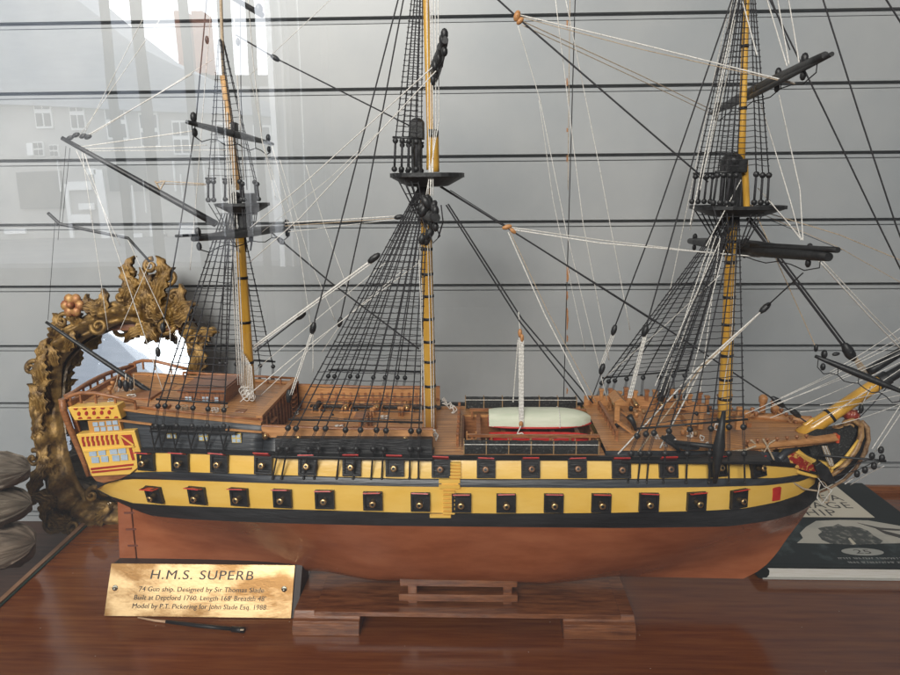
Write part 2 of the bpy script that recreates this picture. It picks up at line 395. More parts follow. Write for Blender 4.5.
for i, (px, py) in enumerate(((147,461),(181,462),(220,463),(264,464.3),(308,465.5),(352,466.3),(395,466.7),(441,467.7),(486,468),(530.5,468),(577,468),(621,468.3),(668,467.8),(717,467),(757,467.5))):
    port(px, py, .0200, .0205, True, brown=(px > 430 and px < 700))
# blind red port near the bow
b = hull_b(776, 494); p = W(776, 494, -b-.001); mb = MB(); mb.box(p, (.0115,.003,.0155), Matrix.Rotation(.35,3,'Z')); mb.build('blind_port', redp, SHIP, .0005)
# quarterdeck muzzles through the bulwark
for px, py in ((266,438),(299,440),(335,442),(371,442.5),(406,441)):
    p = W(px, py, -.088); mb = MB(); r = .0030
    mb.lathe(p+Vector((0,.012,0)), (-.1,-1,.12), [(0,r*1.1),(.008,r*.8),(.011,r*1.1),(.0125,r*1.1),(.013,r*.5),(.011,r*.4)], 12)
    mb.build('cannon', brass, SHIP)
# deck cannon on carriages
def carriage(x, y, z, face, col=oak_l, metalm=brass, sc=1.0):
    mb = MB()
    for dx in (-.005, .005): mb.box((x+dx*sc, y, z+.005*sc), (.002*sc, .016*sc, .007*sc))
    mb.box((x, y, z+.003*sc), (.010*sc, .014*sc, .002*sc))
    for dx in (-.007, .007):
        for dy in (-.005, .005): mb.lathe((x+dx*sc, y+dy*sc, z+.0018*sc), (1,0,0), [(-.001*sc,.0022*sc),(.001*sc,.0022*sc)], 8)
    c = mb.build('gun_carriage', col, SHIP)
    mb = MB(); r = .0034*sc
    mb.lathe((x, y-face*.010*sc, z+.010*sc), (0,face,.05), [(-.002*sc,r*.3),(0,r),(.004*sc,r*1.05),(.012*sc,r*.8),(.018*sc,r*.65),(.020*sc,r*.95),(.022*sc,r*.8)], 12)
    mb.build('cannon', metalm, c)
for px in (306, 338, 371, 403):
    q = W(px, 430, 0); carriage(q.x, .062, ZQ, 1, metalm=iron if px == 306 else brass); carriage(q.x-.004, -.060, ZQ, -1, metalm=iron if px == 306 else brass)
for px in (622, 645, 672, 694):
    q = W(px, 430, 0); carriage(q.x, .056, W(px,451,-.08).z+.002, 1, sc=.9)
# steering wheel / binnacle and pin rails on the quarterdeck
q = W(361, 424, 0)
mb = MB(); mb.box((q.x, 0, ZQ+.008), (.003,.02,.016)); mb.box((q.x, 0, ZQ+.0175), (.014,.022,.002)); BN = mb.build('binnacle', oak, SHIP)
for k in range(2):
    mb = MB(); ring = [Vector((q.x+.009+k*.004, .0085*math.cos(a_*PI/8), ZQ+.012+.0085*math.sin(a_*PI/8))) for a_ in range(17)]
    mb.tube(ring, .0007, 5, False)
    for a_ in range(8): d = Vector((0, math.cos(a_*PI/4), math.sin(a_*PI/4))); mb.tube([Vector((q.x+.009+k*.004,0,ZQ+.012)), Vector((q.x+.009+k*.004,0,ZQ+.012))+d*.0115], .0005, 4)
    mb.build('steering_wheel', oak, SHIP)

# ------------------------------------------------------------------ stairs up the side
for (x0, x1, y0, y1, n) in ((449.5,461,460.5,477,5), (443,455,488.5,513.5,6)):
    for i in range(n):
        yy = y0 + (y1-y0)*(i+.5)/n; b = hull_b(455, yy); pa = W(x0, yy, -b); pb = W(x1, yy, -b)
        mb = MB(); mb.box(((pa.x+pb.x)/2, -b-.002, pa.z), (pb.x-pa.x, .005, .0017)); mb.box(((pa.x+pb.x)/2, -b-.0006, pa.z-.0015), (pb.x-pa.x-.001, .003, .0022))
        mb.build('side_step', yellow, SHIP)
for (x0, x1, yy, h_) in ((439,460,479.5,.004),(439,460,485,.0035),(430,451,514.5,.0028)):
    b = hull_b(450, yy); pa = W(x0, yy, -b); pb = W(x1, yy, -b)
    mb = MB(); mb.box(((pa.x+pb.x)/2, -b-.002, pa.z), (pb.x-pa.x, .006, h_)); mb.build('side_step', yellow, SHIP)
mb = MB(); pa = W(450, 482, -.1); mb.box((pa.x, -.1012, pa.z), (.018,.004,.007)); mb.build('side_step', yellow, SHIP)

# ------------------------------------------------------------------ rudder, keel fittings
r1 = [W(118.5,497,0), W(131.5,503,0), W(138.5,568,0), W(121,571,0)]
mb = MB(); mb.prism([p+Vector((0,-.0035,0)) for p in r1], (0,.007,0)); RUD = mb.build('rudder', red_hull, SHIP, .001)
for k in range(4):
    f = (k+.5)/4; p0 = r1[1].lerp(r1[2], f)
    mb = MB(); mb.box(p0+Vector((-.002,0,0)), (.013,.0095,.0022), Matrix.Rotation(-.05,3,'Y')); mb.build('hinge_strap', mat('hinge_red',(.16,.05,.03),.5), RUD)
mb = MB(); mb.tube([W(133,503,-.001), W(136.5,535,-.001), W(140,567,-.001)], .0017, 6); mb.build('stern_post', iron, SHIP)

# ------------------------------------------------------------------ quarter gallery and stern
GY = -.080
def pp(pts, Y=GY): return [W(x, y, Y) for x, y in pts]
GAL = None
mb = MB(); mb.prism(pp([(76,434.5),(134.5,430.5),(141.5,455),(138,467.5),(129.5,474.5),(92,476.5)]), (0,.016,0)); GAL = mb.build('quarter_gallery', yellow, SHIP, .0006)
mb = MB(); mb.prism(pp([(67.5,407.5),(117,405.5),(121.5,419),(74.5,420.5)]), (0,.016,0)); GT = mb.build('upper_gallery', yellow, SHIP, .0006)
mb = MB(); mb.prism(pp([(87.5,421),(119,419.5),(122.5,432),(90,434)], GY+.004), (0,.01,0)); GU = mb.build('gallery_windows', mat('gallery_orange',(.55,.27,.06),.45), SHIP)
mb = MB(); mb.prism(pp([(73,421),(88,421),(91,434),(77,434.5)], GY+.012), (0,.01,0)); mb.build('gallery_recess', black, SHIP)
for c in ((95,424.5),(101.5,424),(96.5,429.5),(103,429.2),(108.5,423.2),(114.7,422.8),(109.8,428.7),(116,428.3)):
    x, y = c; mb = MB(); mb.prism(pp([(x-2.5,y-2),(x+2.5,y-2.2),(x+3,y+1.8),(x-2,y+2)], GY+.003), (0,.002,0)); mb.build('pane', blue_g, GU)
for c, s_ in (((92.3,453.5),3.6),((101.5,452.6),3.6),((94.8,460.3),3.7),((104.3,459.3),3.5),((113,451.6),3.7),((121.5,450.8),3.8),((115.5,458.4),3.6),((123.8,457.5),3.4)):
    x, y = c; mb = MB(); mb.prism(pp([(x-s_,y-2.8),(x+s_,y-3.1),(x+s_+.8,y+2.6),(x-s_+.8,y+2.9)], GY-.001), (0,.0014,0)); mb.build('pane', blue_g, GAL)
mb = MB(); 
for i in range(8):
    x = 82.5+i*4.8; y = 442-(i*.33)
    mb.prism(pp([(x-1.2,y-4.8),(x+1.2,y-4.9),(x+.7,y-1.5),(x+2.2,y+1),(x+2.6,y+4.6),(x+.4,y+4.7),(x+.2,y+2),(x-.8,y-.5)], GY-.001), (0,.0014,0))
mb.prism(pp([(120,435.5),(131,434.8),(134,445),(124.5,445.5)], GY-.001), (0,.0014,0))
mb.prism(pp([(128.5,447.5),(131,447.3),(134.5,460),(132,460.3)], GY-.001), (0,.0014,0))
mb.prism(pp([(90.5,468.3),(133,463.8),(133.3,465.5),(90.8,470.3)], GY-.001), (0,.0014,0))
mb.prism(pp([(91.5,471.6),(131.5,467.8),(131.3,469.3),(91.8,473.4)], GY-.001), (0,.0014,0))
mb.build('balustrade', mat('gallery_red',(.33,.02,.015),.4,col2=(.42,.04,.02),nscale=80), GAL)
mb = MB(); mb.prism(pp([(118.5,435.5),(120.5,435.4),(133.5,444.5),(133,446)], GY-.0018), (0,.0014,0)); mb.prism(pp([(83,451),(134,446),(134.3,447.2),(83.3,452.5)], GY-.0016), (0,.0014,0)); mb.build('moulding', yellow, GAL)
mb = MB()
for i in range(5):
    x = 78.5+i*7.6; y = 413.8-i*.35
    mb.add([v for v in []], []); mb.prism(pp([(x+1.6*math.cos(a), y+2.2*math.sin(a)) for a in [k*PI/4 for k in range(8)]], GY-.001), (0,.0014,0))
for i in range(5):
    x = 75+i*9; mb.prism(pp([(x-2,408.6-i*.2),(x+2.5,408.4-i*.2),(x+1.2,410-i*.2),(x-.8,410-i*.2)], GY-.001), (0,.0014,0))
    mb.prism(pp([(x+2.5,419-i*.2),(x+7,418.9-i*.2),(x+6,417.3-i*.2),(x+3.8,417.3-i*.2)], GY-.001), (0,.0014,0))
mb.build('painted_dots', MATS['gallery_red'], GT)
mb = MB(); mb.prism(pp([(92,476),(130,474),(120,479),(104,483),(96,481)], GY+.004), (0,.008,0)); mb.build('gallery_foot', oak, SHIP)
# stern fascia
for s in (-1, 1):
    mb = MB(); mb.tube([Vector((W(x,y,-.078).x, s*.078, W(x,y,-.078).z)) for x, y in ((62,399),(63.5,410),(70,428),(78,447),(84,462),(88.5,476))], [.0042,.0042,.0038,.0035,.003,.0025], 6); mb.build('stern_rail', oak, SHIP)
a = W(64,402,-.078); b = W(90,476,-.06)
mb = MB(); mb.hexa([(a.x+.001,-.076,a.z),(a.x+.006,-.076,a.z),(a.x+.006,.076,a.z),(a.x+.001,.076,a.z),(b.x,-.06,b.z),(b.x+.006,-.06,b.z),(b.x+.006,.06,b.z),(b.x,.06,b.z)]); mb.build('transom', oak, SHIP)
# taffrail over the poop: near rail rises toward the stern
for s in (-1, 1):
    mb = MB(); pts = [(66,400,.070),(72,394,.066),(82,389.5,.058),(94,386.5,.05),(108,384.5,.04),(122,383.5,.03)]
    P = []
    for x, y, yb in ((64,401,.076),(70,396,.074),(80,393,.073),(95,393,.072),(115,397,.071),(135,402,.071)):
        q = W(x, y, -yb); P.append(Vector((q.x, s*yb, q.z)))
    mb.tube(P, .0022, 6); R_ = mb.build('taffrail', oak, SHIP)
    for q in P[1:]:
        m2 = MB(); m2.box(q+Vector((0,0,-.006)), (.002,.002,.012)); m2.build('stanchion', oak, R_)
a = W(64,401,-.076)
mb = MB(); mb.tube([Vector((a.x-.004*math.cos(t*PI/2)*0-.006*(1-t*t), t*.076, a.z+.004*(1-t*t))) for t in [k/6-1 for k in range(13)]], .0028, 6); mb.build('taffrail', oak, SHIP)
for i in range(9):
    y = -.064+i*.016; mb = MB(); mb.box((a.x-.004*(1-(y/.076)**2), y, a.z-.005), (.002,.002,.013)); mb.build('stanchion', oak, SHIP)
# planked steps and skylight on the poop
for px, yy, w_, d_, h_ in ((146,-.02,.026,.03,.006),(120,.02,.018,.04,.005),(240,-.045,.012,.012,.005),(160,-.052,.02,.012,.004)):
    q = W(px, 400, yy); mb = MB(); mb.box((q.x, yy, lerp([(66,W(66,403,-.064).z),(262,ZP)], px)+h_/2), (w_, d_, h_)); mb.build('skylight', oak, SHIP, .0006)

# ------------------------------------------------------------------ waist: boat, beams, nettings, ladders
for s in (-1, 1):
    x0, x1 = W(464,447,-.080).x, W(598,447,-.080).x
    zb_, zt_ = W(520,454.5,-.080).z, W(520,440.5,-.080).z
    mb = MB(); rows = []
    for i in range(61):
        t = i/60; x = x0+(x1-x0)*t; row = []
        for k in range(9):
            a_ = k*2*PI/8; nn = noise.noise(Vector((x*120, math.cos(a_)*2, math.sin(a_)*2+s)))*.0009
            row.append(Vector((x, s*.080+(.0036+nn)*math.cos(a_)*1.1, (zb_+zt_)/2+((zt_-zb_)/2+nn)*max(-1,min(1,1.25*math.sin(a_))))))
        rows.append(row)
    mb.grid(rows, False)
    for e in (0, -1): mb.add(rows[e][:8], [list(range(8))])
    N_ = mb.build('hammock_netting', netm, SHIP)
    for i in range(7):
        x = x0+(x1-x0)*i/6; mb = MB(); mb.box((x, s*.080-.0045, (zb_+zt_)/2), (.0012,.0012,zt_-zb_+.001)); mb.box((x, s*.080+.0045, (zb_+zt_)/2), (.0012,.0012,zt_-zb_+.001)); mb.build('stanchion', mat('crane_tan',(.30,.19,.09),.6), N_)
    mb = MB(); mb.tube([(x0, s*.080-.005, zt_-.003), (x1, s*.080-.005, zt_-.003)], .0005, 4); mb.build('net_rope', rope_w, N_)
for yy, y0 in ((-.047, 433), (.047, 404)):      # long skid rails beside the boat
    zz = ZQ+.010
    mb = MB(); mb.box(((XA+XB)/2+.004, yy, zz), (XB-XA-.010, .003, .003)); R_ = mb.build('boat_rail', oak, SHIP)
    for i in range(7):
        mb = MB(); mb.box((XA+.012+(XB-XA-.024)*i/6, yy, zz-.0068), (.0024,.0024,.0105)); mb.build('stanchion', oak, R_)
for i in range(5):
    mb = MB(); mb.box((XA+.02+(XB-XA-.04)*i/4, 0, ZQ-.001), (.005,.112,.004)); mb.build('skid_beam', oak, SHIP)
def boat(cx, cy, z0, L, Bm, H, m, flip, name):
    rows = []
    for i in range(29):
        t = i/28; e = 1-abs(2*t-1)**3.4 if t > .5 else 1-abs(2*t-1)**4*.3
        e = max(.03, e); w_ = Bm/2*e**.7
        row = []
        for k in range(11):
            a_ = PI*k/10; yv = -math.cos(a_)*w_; zv = math.sin(a_)**.5*H*(0.35+.65*e**.5)
            row.append(Vector((cx-L/2+L*t, cy+yv, z0+(zv if flip else -zv+H))))
        rows.append(row)
    mb = MB(); mb.grid(rows); mb.add(rows[0], [list(range(11))])
    return mb.build(name, m, SHIP)
bx0, bx1 = W(489,420,-.01).x, W(592,420,-.01).x
bcx = (bx0+bx1)/2; bl = bx1-bx0
BT = boat(bcx, 0.0, ZQ+.010, bl, .040, .017, boatc, True, 'covered_boat')
mb = MB(); pts = [Vector((bcx-bl/2+bl*t, sgn*.0205*max(.04,(1-abs(2*t-1)**2.6 if t > .5 else 1-abs(2*t-1)**4*.45))**.7, ZQ+.0098)) for sgn, ts in ((-1,[i/20 for i in range(21)]),(1,[1-i/20 for i in range(21)])) for t in ts]
mb.tube(pts+[pts[0]], .0013, 6, False); mb.build('gunwale', redp, BT)
for f in (-.17, .18):
    mb = MB(); mb.tube([Vector((bcx+bl*f, -math.cos(PI*k/10)*.0205, ZQ+.0102+math.sin(PI*k/10)**.5*.0174)) for k in range(11)], .0005, 4); mb.build('lashing', rope_w, BT)
boat(bcx-.002, -.034, ZQ-.006, bl*.97, .022, .012, redp, False, 'red_boat')
boat(bcx-.002, .028, ZQ-.006, bl*.97, .022, .012, redp, False, 'red_boat')
for px, yy in ((471.5,-.02),(596,-.02)):
    x = W(px, 427, yy).x; mb = MB()
    for dx in (-.0055, .0055): mb.box((x+dx, yy, ZQ-.008), (.0016,.002,.026))
    for i in range(4): mb.box((x, yy, ZQ-.017+i*.0062), (.011,.003,.0012))
    mb.build('ladder', oak_l, SHIP)
x = W(458.5, 425, 0).x
mb = MB(); mb.box((x, 0, ZQ+.012), (.002,.118,.002)); mb.box((x, 0, ZQ+.004), (.0015,.118,.0015)); R_ = mb.build('barricade', oak, SHIP)
for i in range(8): mb = MB(); mb.box((x, -.058+i*.0166, ZQ+.008), (.003,.003,.016)); mb.build('stanchion', oak, R_)
x = W(607, 425, 0).x; ZF = W(640,451,-.082).z
mb = MB(); mb.box((x, 0, ZF+.012), (.003,.11,.003)); R_ = mb.build('barricade', oak, SHIP)
for i in range(8): mb = MB(); mb.box((x, -.054+i*.0154, ZF+.005), (.003,.003,.015)); mb.build('stanchion', oak, R_)
# forecastle rails
for s in (-1, 1):
    pts = []
    for p in (608,640,670,700,725,745):
        q = W(p, 451, -bt(p)); pts.append(Vector((q.x, s*(bt(p)-.003), q.z)))
    if s > 0:
        mb = MB(); mb.grid([[p for p in pts], [p+Vector((0,0,.010)) for p in pts], [p+Vector((0,-.003,.010)) for p in pts], [p+Vector((0,-.003,0)) for p in pts]], False); mb.build('forecastle_bulwark', oak_l, SHIP)
    mb = MB(); mb.grid([[p+Vector((0,-.002,.0)) for p in pts], [p+Vector((0,-.002,.003 if s < 0 else .0125)) for p in pts], [p+Vector((0,.003,.003 if s < 0 else .0125)) for p in pts], [p+Vector((0,.003,0)) for p in pts]], False); mb.build('cap_rail', oak_l, SHIP)
# timberheads, bitts and fittings on the forecastle
random.seed(3)
for i in range(15):
    px = 614+i*9.2+random.uniform(-2,2); q = W(px, 415, 0); b_ = bt(min(780, px+25))-.006
    s = 1
    mb = MB(); hh = random.uniform(.009,.016); mb.box((q.x, s*b_*1.0, ZF+.008+hh/2), (.0045,.0045,hh)); mb.box((q.x, s*b_, ZF+.009+hh), (.0062,.0062,.0028)); mb.build('timberhead', oak if i % 2 else oak_l, SHIP, .0005)
for px, yy, w_, d_, h_ in ((616,-.012,.006,.006,.028),(616,.012,.006,.006,.028),(700,-.02,.005,.005,.018),(700,.018,.005,.005,.018),(738,-.02,.007,.006,.014),(738,.02,.007,.006,.014),(690,.0,.016,.022,.008),(655,0,.026,.03,.006)):
    q = W(px, 430, yy); mb = MB(); mb.box((q.x, yy, ZF+.003+h_/2), (w_, d_, h_)); mb.build('bitt', oak_l, SHIP, .0006)
q = W(616, 430, 0); mb = MB(); mb.box((q.x, 0, ZF+.032), (.012,.034,.003)); mb.prism([(q.x-.008,-.017,ZF+.0335),(q.x+.008,-.017,ZF+.0335),(q.x,-.017,ZF+.040)], (0,.034,0)); BF = mb.build('belfry', oak_l, SHIP)
mb = MB(); mb.lathe((q.x,0,ZF+.030), (0,0,-1), [(0,.0015),(.003,.0032),(.008,.004),(.010,.0052)], 12); mb.build('bell', brass, BF)
q = W(633, 440, -.02); mb = MB(); mb.lathe((q.x, -.02, ZF+.002), (0,0,1), [(0,.004),(.004,.0036),(.009,.0042),(.010,.003)], 12); mb.build('galley_funnel', brass, SHIP)
# sloping ladders forward of the waist
for yy in (-.03, .02):
    x = W(611, 430, yy).x; mb = MB()
    for dy in (-.006,.006): mb.prism([(x+.004,yy+dy,ZF+.016),(x+.008,yy+dy,ZF+.016),(x+.028,yy+dy,ZF+.001),(x+.024,yy+dy,ZF+.001)], (0,.0012,0))
    for i in range(4): mb.box((x+.009+i*.005, yy+.0006, ZF+.0135-i*.0036), (.004,.012,.001))
    mb.build('ladder', oak_l, SHIP)

# beakhead platform: slanting wooden edges with belaying pins
HZ = ZF+.004
near = [W(747,447,-.060), W(775,449,-.052), W(805,449,-.042), W(834,446.5,-.030)]
tip = near[-1]
mb = MB(); far = [W(772,408,.0), W(805,433,.0), W(818,440,.0)]
pl = [W(745,449,-.062), W(790,451,-.048), W(834,448,-.032), W(834,444.5,-.030), W(800,438.5,-.022), W(775,432,-.018), W(745,424,-.01)]
zavg = sum(p.z for p in near)/4
base = [Vector((p.x, p.y, zavg+.0005)) for p in [near[0], near[1], near[2], near[3]]]
mb.prism(base + [Vector((tip.x, tip.y+.006, zavg+.0005)), Vector((W(800,435,0).x, -.012, zavg)), Vector((W(800,435,0).x, .012, zavg)), Vector((tip.x, -tip.y-.006, zavg)), Vector((tip.x, -tip.y, zavg))] + [Vector((p.x, -p.y, p.z)) for p in base[::-1][1:]], (0,0,.003))
BK = mb.build('beakhead_deck', deck, SHIP)
for s in (-1, 1):
    mb = MB(); P = [Vector((p.x, s*abs(p.y), zavg+.006)) for p in near]; mb.tube(P, [.0045,.0045,.005,.0058], 4); cat = mb.build('cathead', oak_l, SHIP)
    mb = MB(); e = P[-1]; mb.box(e+Vector((.0015,0,0)), (.003,.009,.009)); mb.build('cathead_face', mat('orange_red',(.55,.07,.02),.5), cat)
    for i in range(7):
        p = P[0].lerp(P[2], i/6); m2 = MB(); m2.lathe(p+Vector((0,0,.002)), (0,0,1), [(0,.0012),(.004,.0011),(.0045,.0022),(.0065,.0022),(.007,.0008)], 8); m2.build('belaying_pin', oak, cat)
# slanted pin rail from deck centre to bow (far side of the V)
P = [W(772,406,.05), W(788,420,.035), W(805,434,.02)]
mb = MB(); mb.tube(P, .0022, 4); PR = mb.build('pin_rail', oak_l, SHIP)
for i in range(8):
    p = P[0].lerp(P[2], i/7); m2 = MB(); m2.lathe(p+Vector((0,0,-.008)), (0,0,1), [(0,.0012),(.011,.0012),(.0115,.0024),(.0145,.0024),(.015,.001)], 8); m2.build('belaying_pin', oak, PR)
for px, py, yy, h_ in ((762,402,.03,.022),(774,407,.045,.016),(808,431,.01,.014),(746,410,.0,.012)):
    q = W(px, py+10, yy); mb = MB(); mb.lathe(q, (0,0,1), [(0,.0042),(h_*.5,.0036),(h_*.62,.0052),(h_*.85,.0056),(h_,.003)], 8); mb.build('bollard', oak_l, SHIP)

# ------------------------------------------------------------------ bow: knee, rails, figurehead
knee = [(800,500),(818,491),(831,485),(843,478),(855,466),(863,452),(867,440),(866.5,428),(861,422),(852,424),(843,428),(832,430),(818,428),(808,432),(802,445)]
mb = MB(); mb.prism([W(x,y,-.006) for x,y in knee], (0,.012,0)); KN = mb.build('knee_of_head', black, SHIP, .0008)
for s in (-1, 1):
    mb = MB(); mb.tube([Vector((W(x,y,-.0075).x, s*.0075, W(x,y,-.0075).z)) for x, y in ((818,493),(831,487.5),(844,480),(856,468),(864.5,453),(868.5,440),(867.5,428),(862,421))], [.0012,.0016,.002,.0022,.0028,.0028,.003,.002], 6); mb.build('stem_carving', mat('carved_brown',(.14,.06,.028),.5,col2=(.42,.27,.14),nscale=160,bump=.8,bscale=300), SHIP)
for s in (-1, 1):
    mb = MB(); mb.tube([Vector((W(x,y,-yy).x, s*yy, W(x,y,-yy).z)) for x, y, yy in ((829,477,.024),(838,471,.022),(848,461,.018),(856,449,.014),(861,436,.011),(861,425,.009),(852,420,.009),(843,423,.012))], [.002,.0032,.0036,.0038,.004,.0036,.003,.002], 6); mb.build('head_rail', figw, SHIP)
    mb = MB(); mb.tube([Vector((W(x,y,-yy).x, s*yy, W(x,y,-yy).z)) for x, y, yy in ((831,469,.026),(838,464.5,.024),(846,457,.021),(852,449,.019),(858,440,.015))], [.0016,.0022,.0022,.002,.0014], 6); mb.build('head_rail', yellow, SHIP)
# bow netting panel
mb = MB(); mb.prism([W(x,y,-.014) for x,y in ((806,436),(818,430),(838,431),(852,426),(857,430),(846,455),(836,468),(826,470),(812,458))], (0,.004,0)); mb.build('head_netting', netm, SHIP)
# painted bow cheek : yellow teardrop with red scroll
ck = [(783.5,449),(787,446.5),(793,446.5),(800,450),(808,456.5),(818,461),(831,463.5),(834,467),(833,476),(826,479.5),(815,478),(800,474.5),(788,470),(782,467),(779.5,459),(781,452)]
mb = MB(); mb.prism([W(x,y,-.040+.020*max(0,(x-800)/34)) for x,y in ck], (0,.006,0)); CK = mb.build('bow_cheek', yellow, SHIP, .0006)
ck2 = [(787,453),(791,450.5),(796,452.5),(804,459.5),(814,465),(825,467.5),(829,470),(828,474),(820,474.5),(808,471.5),(797,468.5),(789,465),(785.5,459)]
mb = MB(); mb.prism([W(x,y,-.0415+.020*max(0,(x-800)/34)) for x,y in ck2], (0,.001,0)); mb.build('scrollwork', mat('scroll_red',(.30,.02,.015),.4,col2=(.62,.36,.09),nscale=190,contrast=(.52,.58)), CK)
mb = MB(); mb.tube([W(x,y,-.034) for x,y in ((779,460),(786,466),(800,469.5),(815,473),(827,475.5))], .0017, 6); mb.build('moulding', black, SHIP)
# figurehead: bust with red striped turban
c = W(851.5,415,0)
mb = MB()
for k in range(12):
    a_ = 2*PI*k/12; mb.ball(c+Vector((.0048*math.cos(a_), .0048*math.sin(a_), 0)), .0042, 8, (1,1,1.55))
FG = mb.build('figurehead', mat('turban_red',(.26,.035,.022),.35,col2=(.5,.2,.13),nscale=180,contrast=(.5,.6)), SHIP)
mb = MB(); cc = W(849,425,0); mb.ball(cc, .0085, 12, (1,.8,1.1)); mb.ball(cc+Vector((.007,0,-.004)), .006, 10, (1.1,.9,1.2)); mb.ball(W(858,429,0), .006, 10, (1,.9,1.2)); mb.ball(W(840,428,0), .006, 10, (1.6,1.2,.6)); mb.ball(W(862,438,0), .0052, 10, (1,.9,1.8)); mb.ball(W(864.5,450,0), .0045, 10, (.9,.9,1.8)); mb.build('bust', figw, FG)
mb = MB()
for k in range(6): mb.tube([c+Vector((.0072*math.cos(t)*math.cos(k*PI/6), .0072*math.cos(t)*math.sin(k*PI/6), .0068*math.sin(t))) for t in [j*PI/8-PI/2 for j in range(9)]], .0006, 4)
mb.build('turban_stripe', mat('stripe_pale',(.68,.42,.3),.5), FG)

# ------------------------------------------------------------------ masts
def spar(name, pts, rpx, m, n=14, Y=0.0, bands=(), parent=SHIP):
    P = [W(x, y, (Y if not isinstance(Y, (list,tuple)) else Y[i])) for i, (x, y) in enumerate(pts)]
    rs = [r*.00122 for r in rpx]
    # subdivide
    PP, RR = [], []
    for i in range(len(P)-1):
        for k in range(6):
            PP.append(P[i].lerp(P[i+1], k/6)); RR.append(rs[i]+(rs[i+1]-rs[i])*k/6)
    PP.append(P[-1]); RR.append(rs[-1])
    mb = MB(); mb.tube(PP, RR, n); o = mb.build(name, m, parent)
    L = (P[-1]-P[0])
    for f in bands:
        c = P[0]+L*f; r = rs[0]+(rs[-1]-rs[0])*f; d = L.normalized()
        m2 = MB(); m2.tube([c-d*.0016, c+d*.0016], r+.0006, n); m2.build('mast_band', black, o)
    return o
MM = {}
miz = spar('lower_mast', [(250.5,401),(239.5,232)], [5.6,4.6], mast_y, bands=(.24,.48,.74)); miz['label'] = 'yellow lower mast with black bands, nearest the stern'
spar('mast_coat', [(250.8,403),(250.5,399)], [8,7], oak)
spar('topmast', [(238.5,190),(223,76)], [3.3,2.8], topm)
spar('topgallant_mast', [(223.5,80),(219,-60)], [1.6,1.3], rope_t, 8)  # pale tan puts the sky reflection's wash into the pole's colour
main = spar('lower_mast', [(430.5,428),(425.5,188)], [6.3,4.9], mast_y, bands=(.10,.19,.295,.38,.475,.57,.66,.76)); main['label'] = 'yellow lower mast amidships with black bands'
spar('mast_coat', [(430.7,431),(430.6,427)], [9,7.5], oak)
spar('mast_coat', [(424.0,184),(436.0,131)], [1,1], oak) if False else None
spar('mast_head', [(435.5,172),(435.0,134)], [3.6,3.4], mast_y)
spar('topmast', [(430,170),(430.5,131),(424.5,-40)], [3.4,3.4,2.6], mast_y)
fore = spar('lower_mast', [(723.5,432),(733,208)], [6.4,4.8], mast_y, bands=(.06,.16,.25,.36,.50,.62,.77,.86)); fore['label'] = 'yellow lower mast nearest the bow, with black bands'
spar('mast_coat', [(723.3,434),(723.5,430)], [9,8], oak)
spar('mast_head', [(733,208),(735,165)], [5,4.5], iron, 8)
spar('topmast', [(741,168),(747.5,-40)], [3.4,2.6], mast_y, bands=(.3,.6))
spar('topmast_heel', [(747,215),(744.5,160)], [3,3], mast_y)

def top_platform(cx, cy, w_px, d_, h_px, name='top_platform', shift=0.0):
    """D-shaped black platform, cx,cy pixel centre at deck level of the top"""
    c = W(cx, cy, 0); hw_ = w_px*.00122/2; hd = d_/2
    out = []
    for k in range(28):
        a_ = 2*PI*k/28; x = math.cos(a_); y = math.sin(a_)
        x = math.copysign(abs(x)**.6, x); y = math.copysign(abs(y)**.75, y)
        out.append((x*hw_, y*hd))
    h_ = h_px*.00122
    mb = MB(); rows = []
    for sc, z in ((.35,-h_),(.55,-h_*.95),(.93,-h_*.38),(.97,-h_*.3),(1,-h_*.3),(1,0),(.96,0),(.95,-.0015),(.15,-.0015)):
        rows.append([c+Vector((x*sc, y*sc, z)) for x, y in out+[out[0]]])
    mb.grid(rows, False); return mb.build(name, iron, SHIP), c
def deadeye(mb, c, r=.0032, ax=(0,1,0)):
    mb.lathe(Vector(c)-Vector(ax)*.0016, ax, [(0,r*.6),(.0006,r),(.0026,r),(.0032,r*.6)], 10)
    return mb
_DE = {}
def put_deadeye(c, parent, r=.0032):
    key = round(r,5)
    if key not in _DE:
        mb = MB(); deadeye(mb, (0,0,0), r); mb.ball((0,0,0), r*.95, 8, (1,.8,1.05)); o = mb.build('deadeye', iron, parent, origin=Vector((0,0,0)))
        _DE[key] = o
    else:
        o = _DE[key].copy(); COL.objects.link(o); o.parent = parent
    o.location = Vector(c)-WO[parent.name]; WO[o.name] = Vector(c)
    return o
# tops
MT, mtc = top_platform(427.5, 173.5, 68, .085, 12)
FT, ftc = top_platform(737, 205.5, 80, .085, 10)
ZT, ztc = top_platform(243, 203, 46, .06, 9)
def topstuff(c, xs, capc, cap_sz):
    pass
def block_shape(name, px, py, wpx, hpx, dep, Y=0.0, m=iron):
    c = W(px, py, Y); mb = MB(); mb.box(c, (wpx*.00122, dep, hpx*.00122)); return mb.build(name, m, SHIP, .0012)
